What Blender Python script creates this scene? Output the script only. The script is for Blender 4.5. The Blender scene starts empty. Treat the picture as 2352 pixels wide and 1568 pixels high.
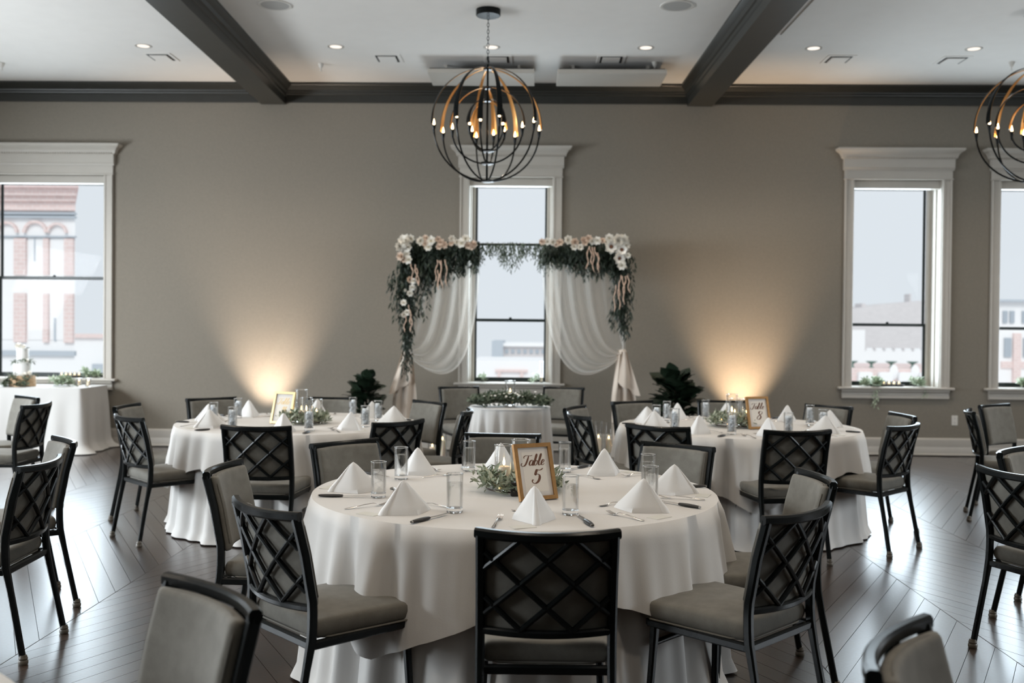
import bpy, bmesh, math, random
from mathutils import Vector, Matrix
R_ = math.radians
S = bpy.context.scene
COL = S.collection

# ------------------------------------------------------------------ camera
CAM_H = 1.5
FPX = 2287.0
def cam_axes(yaw, pitch, roll):
    f = Vector((-math.sin(yaw)*math.cos(pitch), math.cos(yaw)*math.cos(pitch), math.sin(pitch)))
    r0 = Vector((math.cos(yaw), math.sin(yaw), 0)); u0 = r0.cross(f)
    r = r0*math.cos(roll)+u0*math.sin(roll); u = -r0*math.sin(roll)+u0*math.cos(roll)
    return r, u, f
CR, CU, CF = cam_axes(R_(1.25), R_(-0.76), R_(0.55))
cd = bpy.data.cameras.new('camera'); cam = bpy.data.objects.new('camera', cd); COL.objects.link(cam)
M = Matrix((CR, CU, -CF)).transposed().to_4x4(); M.translation = Vector((0, 0, CAM_H)); cam.matrix_world = M
cd.sensor_width = 36; cd.lens = FPX/2352*36; cd.clip_start = 0.05; cd.clip_end = 500
cd.dof.use_dof = True; cd.dof.focus_distance = 4.3; cd.dof.aperture_fstop = 2.6
S.camera = cam

# ------------------------------------------------------------------ world, sun, daylight, exposure
w = bpy.data.worlds.new('overcast'); S.world = w; w.use_nodes = True
bg = w.node_tree.nodes['Background']; bg.inputs[0].default_value = (0.90, 0.955, 1.03, 1); bg.inputs[1].default_value = 0.84
S.view_settings.view_transform = 'Standard'; S.view_settings.look = 'None'
S.view_settings.exposure = 0.0; S.view_settings.gamma = 1.0; S.view_settings.use_curve_mapping = False
S.cycles.use_denoising = True
S.cycles.max_bounces = 10; S.cycles.diffuse_bounces = 6; S.cycles.glossy_bounces = 4
S.cycles.transmission_bounces = 10; S.cycles.transparent_max_bounces = 16
S.cycles.caustics_reflective = False; S.cycles.caustics_refractive = False
S.cycles.sample_clamp_indirect = 6.0
def light(name, kind, loc, power, color, **kw):
    l = bpy.data.lights.new(name, kind); l.energy = power; l.color = color
    o = bpy.data.objects.new(name, l); o.location = loc; COL.objects.link(o)
    for k, v in kw.items():
        if k == 'rot': o.rotation_euler = v
        else: setattr(l, k, v)
    return o
light('sun', 'SUN', (0, -30, 40), 1.25, (1.0, 0.98, 0.96), angle=R_(25), rot=(R_(52), 0, R_(3)))
WX = 8.2                       # side walls
FILL_WIN_Y = (1.2, 5.0, 8.3)   # centres of the unseen side windows, added to carry area lamps
for y, pl, pr in zip(FILL_WIN_Y, (330, 330, 430), (20, 190, 30)):  # area lamps added out of view to raise the room's brightness
    light('side_fill_left', 'AREA', (-WX+0.02, y, 2.06), pl, (0.86, 0.94, 1.0), shape='RECTANGLE', size=1.5, size_y=2.4, rot=(0, R_(-63), 0))
    light('side_fill_right', 'AREA', (WX-0.02, y, 2.06), pr, (0.86, 0.94, 1.0), shape='RECTANGLE', size=1.5, size_y=2.4, rot=(0, R_(63), 0))
for x, wd_, p in ((-6.065, 1.4, 54), (-.295, .9, 50), (4.385, .94, 48), (6.145, .94, 48)):
    light('daylight_back', 'AREA', (x, 12.37, 2.06), p, (0.76, 0.90, 1.0), shape='RECTANGLE', size=wd_, size_y=2.35, rot=(R_(-90), 0, 0))
DOWN_W = 74; DOWN_COL = (1.0, 0.86, 0.70)

D = 12.17          # inner face of the back wall
CZ = 4.44          # ceiling
FRONT = -8.0

# ------------------------------------------------------------------ helpers
def at(px, py, z):
    d = CF + CR*((px-1176)/FPX) + CU*((784-py)/FPX)
    t = (z-CAM_H)/d.z
    return Vector((d.x*t, d.y*t, z))

def vadd(a, b): return (a[0]+b[0], a[1]+b[1], a[2]+b[2])

class MB:
    def __init__(s): s.v = []; s.f = []
    def add(s, vs, fs):
        o = len(s.v); s.v += [tuple(p) for p in vs]; s.f += [tuple(i+o for i in q) for q in fs]
    def box(s, x0, x1, y0, y1, z0, z1, ch=0.0):
        if ch <= 0:
            s.add([(x0,y0,z0),(x1,y0,z0),(x1,y1,z0),(x0,y1,z0),(x0,y0,z1),(x1,y0,z1),(x1,y1,z1),(x0,y1,z1)],
                  [(0,3,2,1),(4,5,6,7),(0,1,5,4),(1,2,6,5),(2,3,7,6),(3,0,4,7)]); return
        c = ch; X = (x0, x1); Y = (y0, y1); Z = (z0, z1); vs = []; idx = {}
        for i in (0,1):
            for j in (0,1):
                for k in (0,1):
                    sx, sy, sz = (1-2*i), (1-2*j), (1-2*k)
                    for a in range(3):
                        p = [X[i]+sx*c, Y[j]+sy*c, Z[k]+sz*c]; p[a] = (X[i], Y[j], Z[k])[a]
                        idx[i,j,k,a] = len(vs); vs.append(p)
        fs = []
        for a in range(3):
            b, d = (a+1) % 3, (a+2) % 3
            for e in (0,1):
                q = []
                for u, w_ in ((0,0),(1,0),(1,1),(0,1)):
                    t = [0,0,0]; t[a] = e; t[b] = u; t[d] = w_; q.append(idx[t[0],t[1],t[2],a])
                fs.append(q if e else q[::-1])
            for u in (0,1):
                for w_ in (0,1):     # edge along axis a, between faces b and d
                    t0 = [0,0,0]; t1 = [0,0,0]; t0[a] = 0; t1[a] = 1; t0[b] = t1[b] = u; t0[d] = t1[d] = w_
                    q = [idx[(*t0, b)], idx[(*t1, b)], idx[(*t1, d)], idx[(*t0, d)]]
                    fs.append(q if (u ^ w_) else q[::-1])
        for i in (0,1):
            for j in (0,1):
                for k in (0,1):
                    q = [idx[i,j,k,0], idx[i,j,k,1], idx[i,j,k,2]]
                    fs.append(q if (i+j+k) % 2 else q[::-1])
        s.add(vs, fs)
    def tube(s, path, r, seg=8, caps=True, flat=1.0, up=None):
        n = len(path); P = [Vector(p) for p in path]; rings = []
        ref = Vector(up) if up else None; N = None
        for i in range(n):
            T = (P[min(i+1, n-1)]-P[max(i-1, 0)]).normalized()
            if ref is not None: N = ref-T*ref.dot(T)
            elif N is None:
                a = Vector((0,0,1)) if abs(T.z) < 0.9 else Vector((1,0,0)); N = a-T*a.dot(T)
            else: N = N-T*N.dot(T)
            N.normalize(); B = T.cross(N); rr = r[i] if isinstance(r, (list, tuple)) else r
            rings.append([P[i]+N*(rr*flat*math.sin(2*math.pi*k/seg))+B*(rr*math.cos(2*math.pi*k/seg)) for k in range(seg)])
        vs = [p for q in rings for p in q]; fs = []
        for i in range(n-1):
            for k in range(seg):
                k2 = (k+1) % seg; fs.append((i*seg+k, i*seg+k2, (i+1)*seg+k2, (i+1)*seg+k))
        if caps: fs.append(tuple(range(seg))[::-1]); fs.append(tuple((n-1)*seg+k for k in range(seg)))
        s.add(vs, fs)
    def bar(s, path, wd, th, up):
        """rectangular bar: wd along up x tangent, th along up"""
        P = [Vector(p) for p in path]; n = len(P); U0 = Vector(up); vs = []; fs = []
        for i in range(n):
            T = (P[min(i+1, n-1)]-P[max(i-1, 0)]).normalized(); U = (U0-T*U0.dot(T)).normalized(); B = T.cross(U)
            a = (wd[i] if isinstance(wd, (list, tuple)) else wd)/2; b = (th[i] if isinstance(th, (list, tuple)) else th)/2
            c = min(a, b)*0.45
            for x, y in ((a-c,-b),(a,-b+c),(a,b-c),(a-c,b),(-a+c,b),(-a,b-c),(-a,-b+c),(-a+c,-b)): vs.append(P[i]+B*x+U*y)
        for i in range(n-1):
            for k in range(8):
                k2 = (k+1) % 8; fs.append((i*8+k, i*8+k2, (i+1)*8+k2, (i+1)*8+k))
        fs.append(tuple(range(8))[::-1]); fs.append(tuple((n-1)*8+k for k in range(8)))
        s.add(vs, fs)
    def lathe(s, prof, seg=24, c=(0,0,0), sx=1.0, sy=1.0):
        vs = []; fs = []; n = len(prof); ring = []
        for r, z in prof:
            if r < 1e-6: ring.append([len(vs)]); vs.append((c[0], c[1], c[2]+z))
            else:
                ring.append(list(range(len(vs), len(vs)+seg)))
                vs += [(c[0]+sx*r*math.cos(2*math.pi*k/seg), c[1]+sy*r*math.sin(2*math.pi*k/seg), c[2]+z) for k in range(seg)]
        for i in range(n-1):
            a, b = ring[i], ring[i+1]
            for k in range(seg):
                k2 = (k+1) % seg
                if len(a) == 1 and len(b) == 1: continue
                if len(a) == 1: fs.append((a[0], b[k2], b[k]))
                elif len(b) == 1: fs.append((a[k], a[k2], b[0]))
                else: fs.append((a[k], a[k2], b[k2], b[k]))
        s.add(vs, fs)
    def prism(s, poly, lo, hi, axis='z'):
        n = len(poly)
        if axis == 'z': vs = [(x, y, lo) for x, y in poly]+[(x, y, hi) for x, y in poly]
        elif axis == 'x': vs = [(lo, x, y) for x, y in poly]+[(hi, x, y) for x, y in poly]
        else: vs = [(x, lo, y) for x, y in poly]+[(x, hi, y) for x, y in poly]
        s.add(vs, [tuple(range(n))[::-1], tuple(range(n, 2*n))]+[(i, (i+1) % n, n+(i+1) % n, n+i) for i in range(n)])
    def grid(s, fn, nu, nv, wrap=False):
        vs = [fn(i/(nu if wrap else nu-1), j/(nv-1)) for j in range(nv) for i in range(nu)]
        fs = []
        for j in range(nv-1):
            for i in range(nu if wrap else nu-1):
                i2 = (i+1) % nu; fs.append((j*nu+i, j*nu+i2, (j+1)*nu+i2, (j+1)*nu+i))
        s.add(vs, fs)
    def leaf(s, p, d, n, L, W, cup=0.15):
        p = Vector(p); d = Vector(d).normalized(); n = Vector(n); b = d.cross(n)
        if b.length < 1e-4: b = d.cross(Vector((0.3,0.5,0.8)))
        b.normalize(); n = b.cross(d)
        m = p+d*L*.5-n*L*cup*.5; t = p+d*L-n*L*cup*.6
        l = p+d*L*.42+b*W/2; r = p+d*L*.42-b*W/2
        s.add([p, l, r, m, t], [(0,2,3),(0,3,1),(3,2,4),(3,4,1)])
    def pillow(s, nx, ny, fn, t0, t1, p=10):
        """two joined sheets; fn(u,v in -1..1)->(base point, normal); t0 back thickness, t1 front thickness"""
        def ss(i, n):
            a = -1+2*i/(n-1); return math.copysign(1-(1-abs(a))**1.8, a)
        U = [ss(i, nx) for i in range(nx)]; V = [ss(j, ny) for j in range(ny)]
        top = {}; bot = {}; vs = []; fs = []
        for j in range(ny):
            for i in range(nx):
                u, v = U[i], V[j]; b, n = fn(u, v)
                h = max(0, (1-abs(u)**p)*(1-abs(v)**p))**0.5
                edge = i in (0, nx-1) or j in (0, ny-1)
                top[i,j] = len(vs); vs.append(tuple(Vector(b)+Vector(n)*t1*h))
                if edge: bot[i,j] = top[i,j]
                else: bot[i,j] = len(vs); vs.append(tuple(Vector(b)-Vector(n)*t0*h))
        for j in range(ny-1):
            for i in range(nx-1):
                fs.append((top[i,j], top[i+1,j], top[i+1,j+1], top[i,j+1]))
                q = (bot[i,j+1], bot[i+1,j+1], bot[i+1,j], bot[i,j]); fs.append(q)
        s.add(vs, fs)
    def mesh(s, name, mat, smooth=True, angle=38):
        m = bpy.data.meshes.new(name); m.from_pydata(s.v, [], s.f)
        if len(s.f) < 9000:
            b = bmesh.new(); b.from_mesh(m); bmesh.ops.recalc_face_normals(b, faces=b.faces); b.to_mesh(m); b.free()
        if mat: m.materials.append(mat)
        if smooth:
            m.polygons.foreach_set('use_smooth', [True]*len(m.polygons)); m.set_sharp_from_angle(angle=R_(angle))
        m.update(); return m
    def build(s, name, mat, parent=None, smooth=True, angle=38, loc=None, rot=None):
        return put(name, s.mesh(name, mat, smooth, angle), parent, loc, rot)

def put(name, mesh, parent=None, loc=None, rot=None):
    o = bpy.data.objects.new(name, mesh); COL.objects.link(o)
    if parent: o.parent = parent
    if loc is not None: o.location = loc
    if rot is not None: o.rotation_euler = rot
    return o
def tag(o, label=None, cat=None, group=None, kind=None):
    if label: o['label'] = label
    if cat: o['category'] = cat
    if group: o['group'] = group
    if kind: o['kind'] = kind
    return o
def thing(name, label, cat, loc=(0,0,0), rz=0.0, group=None):
    o = put(name, None, None, loc, (0,0,rz)); o.empty_display_size = .05
    return tag(o, label, cat, group)
def structure(o): o['kind'] = 'structure'; return o
def stuff(o): o['kind'] = 'stuff'; return o
KIDS = {}
def copy_tree(o, parent=None):
    c = o.copy(); COL.objects.link(c); c.parent = parent
    if o not in KIDS: KIDS[o] = list(o.children)
    for ch in KIDS[o]: copy_tree(ch, c)
    return c

# ------------------------------------------------------------------ materials
def mat(name, color, rough=0.5, metal=0.0, **kw):
    m = bpy.data.materials.new(name); m.use_nodes = True; b = m.node_tree.nodes['Principled BSDF']
    b.inputs['Base Color'].default_value = (*color, 1); b.inputs['Roughness'].default_value = rough; b.inputs['Metallic'].default_value = metal
    for k, v in kw.items():
        b.inputs[k].default_value = (*v, 1) if isinstance(v, tuple) and len(v) == 3 and 'Radius' not in k else v
    return m
def node(m, t, **kw):
    n = m.node_tree.nodes.new(t)
    for k, v in kw.items():
        if k in n.inputs: n.inputs[k].default_value = v
        else: setattr(n, k, v)
    return n
def link(m, a, b): m.node_tree.links.new(a, b)
def bsdf(m): return m.node_tree.nodes['Principled BSDF']
def noise_color(m, c0, c1, scale, detail=3, coord='Object', stretch=None):
    tc = node(m, 'ShaderNodeTexCoord'); src = tc.outputs[coord]
    if stretch:
        mp = node(m, 'ShaderNodeMapping'); mp.inputs['Scale'].default_value = stretch; link(m, src, mp.inputs[0]); src = mp.outputs[0]
    nz = node(m, 'ShaderNodeTexNoise'); nz.inputs['Scale'].default_value = scale; nz.inputs['Detail'].default_value = detail
    link(m, src, nz.inputs['Vector'])
    rp = node(m, 'ShaderNodeValToRGB'); rp.color_ramp.elements[0].color = (*c0, 1); rp.color_ramp.elements[1].color = (*c1, 1)
    rp.color_ramp.elements[0].position = .3; rp.color_ramp.elements[1].position = .7
    link(m, nz.outputs['Fac'], rp.inputs[0]); link(m, rp.outputs[0], bsdf(m).inputs['Base Color'])
    return nz, rp, src
def bump(m, fac, strength, dist=0.01):
    b = node(m, 'ShaderNodeBump'); b.inputs['Strength'].default_value = strength; b.inputs['Distance'].default_value = dist
    link(m, fac, b.inputs['Height']); link(m, b.outputs[0], bsdf(m).inputs['Normal'])

m_wall = mat('wall_paint', (.25,.222,.182), .8)
nz, _, _ = noise_color(m_wall, (.226,.199,.162), (.245,.216,.176), 40, 4); bump(m_wall, nz.outputs['Fac'], .12, .002)
m_ceil = mat('ceiling_paint', (.78,.76,.735), .9); nz, _, _ = noise_color(m_ceil, (.84,.81,.77), (.86,.83,.79), 6, 3)
m_dark = mat('dark_beam_paint', (.027,.027,.023), .42); noise_color(m_dark, (.025,.025,.021), (.030,.030,.026), 9, 3)
m_white = mat('trim_paint', (.50,.475,.43), .45); noise_color(m_white, (.49,.455,.405), (.51,.475,.425), 5, 2)
m_sash = mat('black_sash', (.008,.016,.016), .4)
m_metal = mat('black_metal', (.005,.0065,.0065), .26, 0.0, **{'Specular IOR Level': .16}); nz, _, _ = noise_color(m_metal, (.004,.0052,.0052), (.0065,.0078,.0078), 30, 3); bump(m_metal, nz.outputs['Fac'], .05, .001)
m_cap = mat('foot_cap', (.11,.095,.075), .4)
m_fabric = mat('grey_fabric', (.2,.19,.165), .85, **{'Sheen Weight': .08})
def weave(m, c0, c1, s1=420):
    nz, rp, src = noise_color(m, c0, c1, 22, 5)
    w1 = node(m, 'ShaderNodeTexNoise'); w1.inputs['Scale'].default_value = s1; link(m, src, w1.inputs['Vector'])
    mx = node(m, 'ShaderNodeMix', data_type='RGBA', blend_type='MULTIPLY'); mx.inputs[0].default_value = .35
    link(m, rp.outputs[0], mx.inputs[6]); link(m, w1.outputs['Fac'], mx.inputs[7]); link(m, mx.outputs[2], bsdf(m).inputs['Base Color'])
    bump(m, w1.outputs['Fac'], .25, .002)
weave(m_fabric, (.155,.143,.118), (.20,.187,.158))
m_pipe = mat('piping', (.13,.12,.10), .8)
m_cloth = mat('white_linen', (.64,.62,.595), .75)
def linen(m, col):
    tc = node(m, 'ShaderNodeTexCoord'); n1 = node(m, 'ShaderNodeTexNoise'); n1.inputs['Scale'].default_value = 300; link(m, tc.outputs['Object'], n1.inputs['Vector'])
    n2 = node(m, 'ShaderNodeTexNoise'); n2.inputs['Scale'].default_value = 7; n2.inputs['Detail'].default_value = 4; link(m, tc.outputs['Object'], n2.inputs['Vector'])
    ad = node(m, 'ShaderNodeMath', operation='MULTIPLY_ADD'); link(m, n2.outputs['Fac'], ad.inputs[0]); ad.inputs[1].default_value = 3.0; link(m, n1.outputs['Fac'], ad.inputs[2])
    bump(m, ad.outputs[0], .18, .002)
linen(m_cloth, None)
m_napkin = mat('napkin_linen', (.70,.69,.675), .75); linen(m_napkin, None)
m_silver = mat('silver', (.62,.58,.54), .22, 1.0)
m_handle = mat('black_handle', (.012,.011,.010), .35)
m_card = mat('vellum_card', (.60,.585,.53), .6)
m_gold = mat('gold_frame', (.36,.19,.07), .42, .6); noise_color(m_gold, (.33,.17,.06), (.40,.22,.08), 40, 3)
m_gold2 = mat('pale_gold_frame', (.62,.47,.24), .38, .6)
m_mat = mat('mat_board', (.66,.62,.58), .6); m_paper = mat('sign_paper', (.74,.69,.62), .7)
m_ink = mat('brown_ink', (.13,.045,.016), .5); m_ink2 = mat('gold_ink', (.60,.42,.20), .4, .3)
m_wax = mat('candle_wax', (.86,.74,.58), .55, **{'Subsurface Weight': .5, 'Subsurface Radius': (.03,.015,.006)})
m_wick = mat('wick', (.02,.015,.01), .9)
def emit(name, col, st):
    m = bpy.data.materials.new(name); m.use_nodes = True; nt = m.node_tree; nt.nodes.remove(nt.nodes['Principled BSDF'])
    e = nt.nodes.new('ShaderNodeEmission'); e.inputs[0].default_value = (*col, 1); e.inputs[1].default_value = st
    nt.links.new(e.outputs[0], nt.nodes['Material Output'].inputs[0]); return m
m_flame = emit('flame', (1.0,.72,.36), 9); m_bulb = emit('bulb', (1.0,.66,.33), 15); m_fairy = emit('fairy_bulb', (1.0,.62,.25), 10)
m_lamp = emit('lamp_lens', (1.0,.93,.84), 1.15)
def glassy(name, ior=1.45, tint=(1,1,1), rough=0.0):
    m = bpy.data.materials.new(name); m.use_nodes = True; nt = m.node_tree; nt.nodes.remove(nt.nodes['Principled BSDF'])
    g = nt.nodes.new('ShaderNodeBsdfGlass'); g.inputs['IOR'].default_value = ior; g.inputs['Roughness'].default_value = rough; g.inputs['Color'].default_value = (*tint, 1)
    nt.links.new(g.outputs[0], nt.nodes['Material Output'].inputs[0]); return m
def thin_glass(name, tint=(.97,.985,.98), k=1.0):
    m = bpy.data.materials.new(name); m.use_nodes = True; nt = m.node_tree; nt.nodes.remove(nt.nodes['Principled BSDF'])
    t = nt.nodes.new('ShaderNodeBsdfTransparent'); t.inputs[0].default_value = (*tint, 1)
    g = nt.nodes.new('ShaderNodeBsdfGlossy'); g.inputs['Roughness'].default_value = .02
    f = nt.nodes.new('ShaderNodeFresnel'); f.inputs[0].default_value = 1.45
    mu = nt.nodes.new('ShaderNodeMath'); mu.operation = 'MULTIPLY'; mu.inputs[1].default_value = k; nt.links.new(f.outputs[0], mu.inputs[0])
    mx = nt.nodes.new('ShaderNodeMixShader'); nt.links.new(mu.outputs[0], mx.inputs[0]); nt.links.new(t.outputs[0], mx.inputs[1]); nt.links.new(g.outputs[0], mx.inputs[2])
    nt.links.new(mx.outputs[0], nt.nodes['Material Output'].inputs[0]); return m
m_pane = thin_glass('window_glass', (.985,.995,.99), .05); m_tumbler = thin_glass('tumbler_glass', (.99,.992,.992), .4); m_solid = glassy('thick_glass', 1.45); m_water = glassy('water', 1.33)
_nt = m_water.node_tree; _g = [n for n in _nt.nodes if n.type == 'BSDF_GLASS'][0]; _t = _nt.nodes.new('ShaderNodeBsdfTransparent'); _mx = _nt.nodes.new('ShaderNodeMixShader'); _mx.inputs[0].default_value = .42
_nt.links.new(_t.outputs[0], _mx.inputs[1]); _nt.links.new(_g.outputs[0], _mx.inputs[2]); _nt.links.new(_mx.outputs[0], _nt.nodes['Material Output'].inputs[0])
m_ice = mat('ice', (.92,.95,.97), .3, **{'Transmission Weight': .1, 'IOR': 1.31})
def foliage_mat(name, a, b, rough=.55, trans=.25):
    m = mat(name, a, rough); g = node(m, 'ShaderNodeNewGeometry'); rp = node(m, 'ShaderNodeValToRGB')
    rp.color_ramp.elements[0].color = (*a, 1); rp.color_ramp.elements[1].color = (*b, 1)
    link(m, g.outputs['Random Per Island'], rp.inputs[0]); link(m, rp.outputs[0], bsdf(m).inputs['Base Color'])
    return m
m_ruscus = foliage_mat('dark_garland_leaf', (.009,.017,.010), (.034,.053,.032))
m_willow = foliage_mat('light_garland_leaf', (.045,.07,.045), (.16,.20,.15))
m_miller = foliage_mat('grey_green_leaf', (.13,.17,.10), (.50,.53,.42))
m_tableleaf = foliage_mat('table_greenery_leaf', (.03,.055,.03), (.20,.24,.16))
m_pale = foliage_mat('pale_sill_leaf', (.24,.32,.20), (.60,.66,.52))
m_fig = mat('fig_leaf', (.016,.03,.017), .36); noise_color(m_fig, (.010,.021,.012), (.028,.046,.026), 6, 2)
m_stem = mat('brown_stem', (.05,.03,.018), .8); m_pot = mat('dark_pot', (.03,.03,.03), .5)
m_rose = mat('ivory_petal', (.95,.92,.86), .65); m_blush = mat('blush_petal', (.82,.69,.58), .65); m_centre = mat('flower_centre', (.16,.07,.035), .8); m_lemon = mat('pale_centre', (.55,.48,.28), .8)
m_amar = mat('amaranth', (.60,.43,.33), .9)
m_copper = mat('copper_leaf', (.80,.42,.14), .35, .55)
m_hub = mat('pale_hub_plate', (.55,.55,.55), .4)
m_cake = mat('buttercream', (.80,.79,.77), .6); m_woodcake = mat('wood_slab', (.50,.33,.19), .7); noise_color(m_woodcake, (.42,.26,.14), (.6,.42,.26), 14, 4, stretch=(1,1,4))
m_plastic = mat('white_plastic', (.70,.67,.62), .4); m_slot = mat('slot', (.02,.02,.02), .6)
m_tray = mat('dark_tray', (.012,.011,.010), .5)
m_sheer = bpy.data.materials.new('sheer_voile'); m_sheer.use_nodes = True
nt = m_sheer.node_tree; nt.nodes.remove(nt.nodes['Principled BSDF'])
_d = nt.nodes.new('ShaderNodeBsdfDiffuse'); _d.inputs[0].default_value = (.86,.80,.73,1); _t = nt.nodes.new('ShaderNodeBsdfTranslucent'); _t.inputs[0].default_value = (.86,.82,.76,1)
_m1 = nt.nodes.new('ShaderNodeMixShader'); _m1.inputs[0].default_value = .4; nt.links.new(_d.outputs[0], _m1.inputs[1]); nt.links.new(_t.outputs[0], _m1.inputs[2])
_tr = nt.nodes.new('ShaderNodeBsdfTransparent'); _lw = nt.nodes.new('ShaderNodeLayerWeight'); _lw.inputs[0].default_value = .35
_mr = nt.nodes.new('ShaderNodeMapRange'); _mr.inputs['To Min'].default_value = .18; _mr.inputs['To Max'].default_value = .88; nt.links.new(_lw.outputs['Facing'], _mr.inputs[0])
_m2 = nt.nodes.new('ShaderNodeMixShader'); nt.links.new(_mr.outputs[0], _m2.inputs[0]); nt.links.new(_tr.outputs[0], _m2.inputs[1]); nt.links.new(_m1.outputs[0], _m2.inputs[2])
nt.links.new(_m2.outputs[0], nt.nodes['Material Output'].inputs[0])
m_voile = mat('voile_tail', (.68,.59,.505), .85)
def wood(name, per_object):
    m = mat(name, (.04,.022,.014), .3, **{'Coat Weight': 1.0, 'Coat Roughness': .26, 'Coat IOR': 1.52, 'IOR': 1.5})
    nz, rp, src = noise_color(m, (.019,.011,.0075), (.038,.022,.0145), 9, 5, stretch=(7,7,7))
    rp.color_ramp.elements[0].position = .35
    rnd = (node(m, 'ShaderNodeObjectInfo').outputs['Random'] if per_object else node(m, 'ShaderNodeNewGeometry').outputs['Random Per Island'])
    mr = node(m, 'ShaderNodeMapRange'); mr.inputs['To Min'].default_value = .72; mr.inputs['To Max'].default_value = 1.3; link(m, rnd, mr.inputs[0])
    mx = node(m, 'ShaderNodeMix', data_type='RGBA', blend_type='MULTIPLY'); mx.inputs[0].default_value = 1
    link(m, rp.outputs[0], mx.inputs[6]); link(m, mr.outputs[0], mx.inputs[7]); link(m, mx.outputs[2], bsdf(m).inputs['Base Color'])
    rr = node(m, 'ShaderNodeMapRange'); rr.inputs['To Min'].default_value = .30; rr.inputs['To Max'].default_value = .42; link(m, nz.outputs['Fac'], rr.inputs[0]); link(m, rr.outputs[0], bsdf(m).inputs['Roughness'])
    bump(m, nz.outputs['Fac'], .10, .004)
    return m
m_plank = wood('dark_oak_plank', True); m_planks = wood('dark_oak_planks', False); m_sub = mat('subfloor', (.006,.005,.004), .9)

# ------------------------------------------------------------------ room shell
FLOOR_T = -0.012
mb = MB(); mb.box(-WX-.3, WX+.3, FRONT-.3, D+.4, -.25, FLOOR_T)
floor = structure(mb.build('floor', m_sub, smooth=False))
# chevron planks: columns 0.91 m wide, 0.215 m pitch, planks rising at 61 degrees
CW, PITCH, TAN = .91, .215, math.tan(R_(61)); G = .0010
rng = random.Random(4); planks = []
k0 = int((-WX-2.22)/CW)-1
for k in range(k0, k0+22):
    x0 = 2.22-CW+CW*(k); x1 = x0+CW
    if x1 < -WX or x0 > WX: continue
    x0c, x1c = max(x0, -WX)+G, min(x1, WX)-G
    sgn = 1 if k % 2 == 0 else -1
    off = 6.08+(0 if sgn > 0 else 0)
    for j in range(-75, 60):
        ya = off+j*PITCH; s_ = TAN*sgn
        y0a = ya+s_*(x0c-(x1 if sgn > 0 else x0)); y0b = ya+s_*(x1c-(x1 if sgn > 0 else x0))
        if max(y0a, y0b)+PITCH < FRONT or min(y0a, y0b) > D: continue
        g = G/math.cos(R_(61))
        poly = [(x0c, y0a+g), (x1c, y0b+g), (x1c, y0b+PITCH-g), (x0c, y0a+PITCH-g)]
        # clip to the room in y
        def clip(poly, yy, keep_less):
            out = []
            for a, b in zip(poly, poly[1:]+poly[:1]):
                ia, ib = (a[1] <= yy) == keep_less, (b[1] <= yy) == keep_less
                if ia: out.append(a)
                if ia != ib:
                    t = (yy-a[1])/(b[1]-a[1]); out.append((a[0]+t*(b[0]-a[0]), yy))
            return out
        poly = clip(poly, D, True)
        if len(poly) >= 3: poly = clip(poly, FRONT, False)
        if len(poly) < 3: continue
        cx = sum(p[0] for p in poly)/len(poly); cy = sum(p[1] for p in poly)/len(poly)
        planks.append((cx, cy, poly))
def plank_score(c):
    x, y, _ = c
    if y < 1.6: return 0
    px = abs((x+.02)/y)
    if px > .56 or y < 3.9: return 0.0
    return 1/(y*y*y)
planks.sort(key=plank_score, reverse=True)
def plank_mesh(mb, poly, cx=0, cy=0, lift=0.0):
    n = len(poly); c = .0018
    mx_, my_ = sum(p[0] for p in poly)/n, sum(p[1] for p in poly)/n
    inn = []
    for x, y in poly:
        d = math.hypot(mx_-x, my_-y); inn.append((x+(mx_-x)/d*c*1.6, y+(my_-y)/d*c*1.6))
    vs = [(x-cx, y-cy, FLOOR_T) for x, y in poly]+[(x-cx, y-cy, -.0012+lift) for x, y in poly]+[(x-cx, y-cy, lift) for x, y in inn]
    mb.add(vs, [tuple(range(2*n, 3*n))]+[(i, (i+1) % n, n+(i+1) % n, n+i) for i in range(n)]+[(n+i, n+(i+1) % n, 2*n+(i+1) % n, 2*n+i) for i in range(n)])
for cx, cy, poly in planks[:300]:
    mb = MB(); plank_mesh(mb, poly, cx, cy, rng.uniform(-.0006, .0)); mb.build('plank', m_plank, floor, smooth=False, loc=(cx, cy, 0))
mb = MB()
for cx, cy, poly in planks[300:]: plank_mesh(mb, poly, 0, 0, rng.uniform(-.0006, 0))
stuff(mb.build('planks', m_planks, floor, smooth=False))

mb = MB(); mb.box(-WX-.3, WX+.3, FRONT-.3, D+.4, CZ, CZ+.3)
ceiling = structure(mb.build('ceiling', m_ceil, smooth=False))

# back wall with four window openings
WINS = [(-6.83, -5.30, 2.08), (-.805, .215, 1.60), (3.855, 4.915, 1.587), (5.615, 6.675, 1.557)]
OZ0, OZ1, WT = .80, 3.33, .36
def wall_mesh(openings, lo, hi, y0, y1):
    mb = MB(); xs = lo
    for a, b in openings:
        mb.box(xs, a, y0, y1, 0, CZ); mb.box(a, b, y0, y1, 0, OZ0); mb.box(a, b, y0, y1, OZ1, CZ); xs = b
    mb.box(xs, hi, y0, y1, 0, CZ); return mb
structure(wall_mesh([(a, b) for a, b, _ in WINS], -WX-.3, WX+.3, D, D+WT).build('wall_back', m_wall, smooth=False))
side_open = [(y-.75, y+.75) for y in FILL_WIN_Y]
for nm, x in (('wall_left', -WX), ('wall_right', WX)):
    o = wall_mesh(side_open, FRONT-.3, D, 0, .3).build(nm, m_wall, smooth=False)
    o.rotation_euler = (0, 0, R_(90)); o.location = (x, 0, 0) if x < 0 else (x+.3, 0, 0)
    structure(o)
mb = MB(); mb.box(-WX, WX, FRONT-.3, FRONT, 0, CZ); structure(mb.build('wall_front', m_wall, smooth=False))

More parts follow.
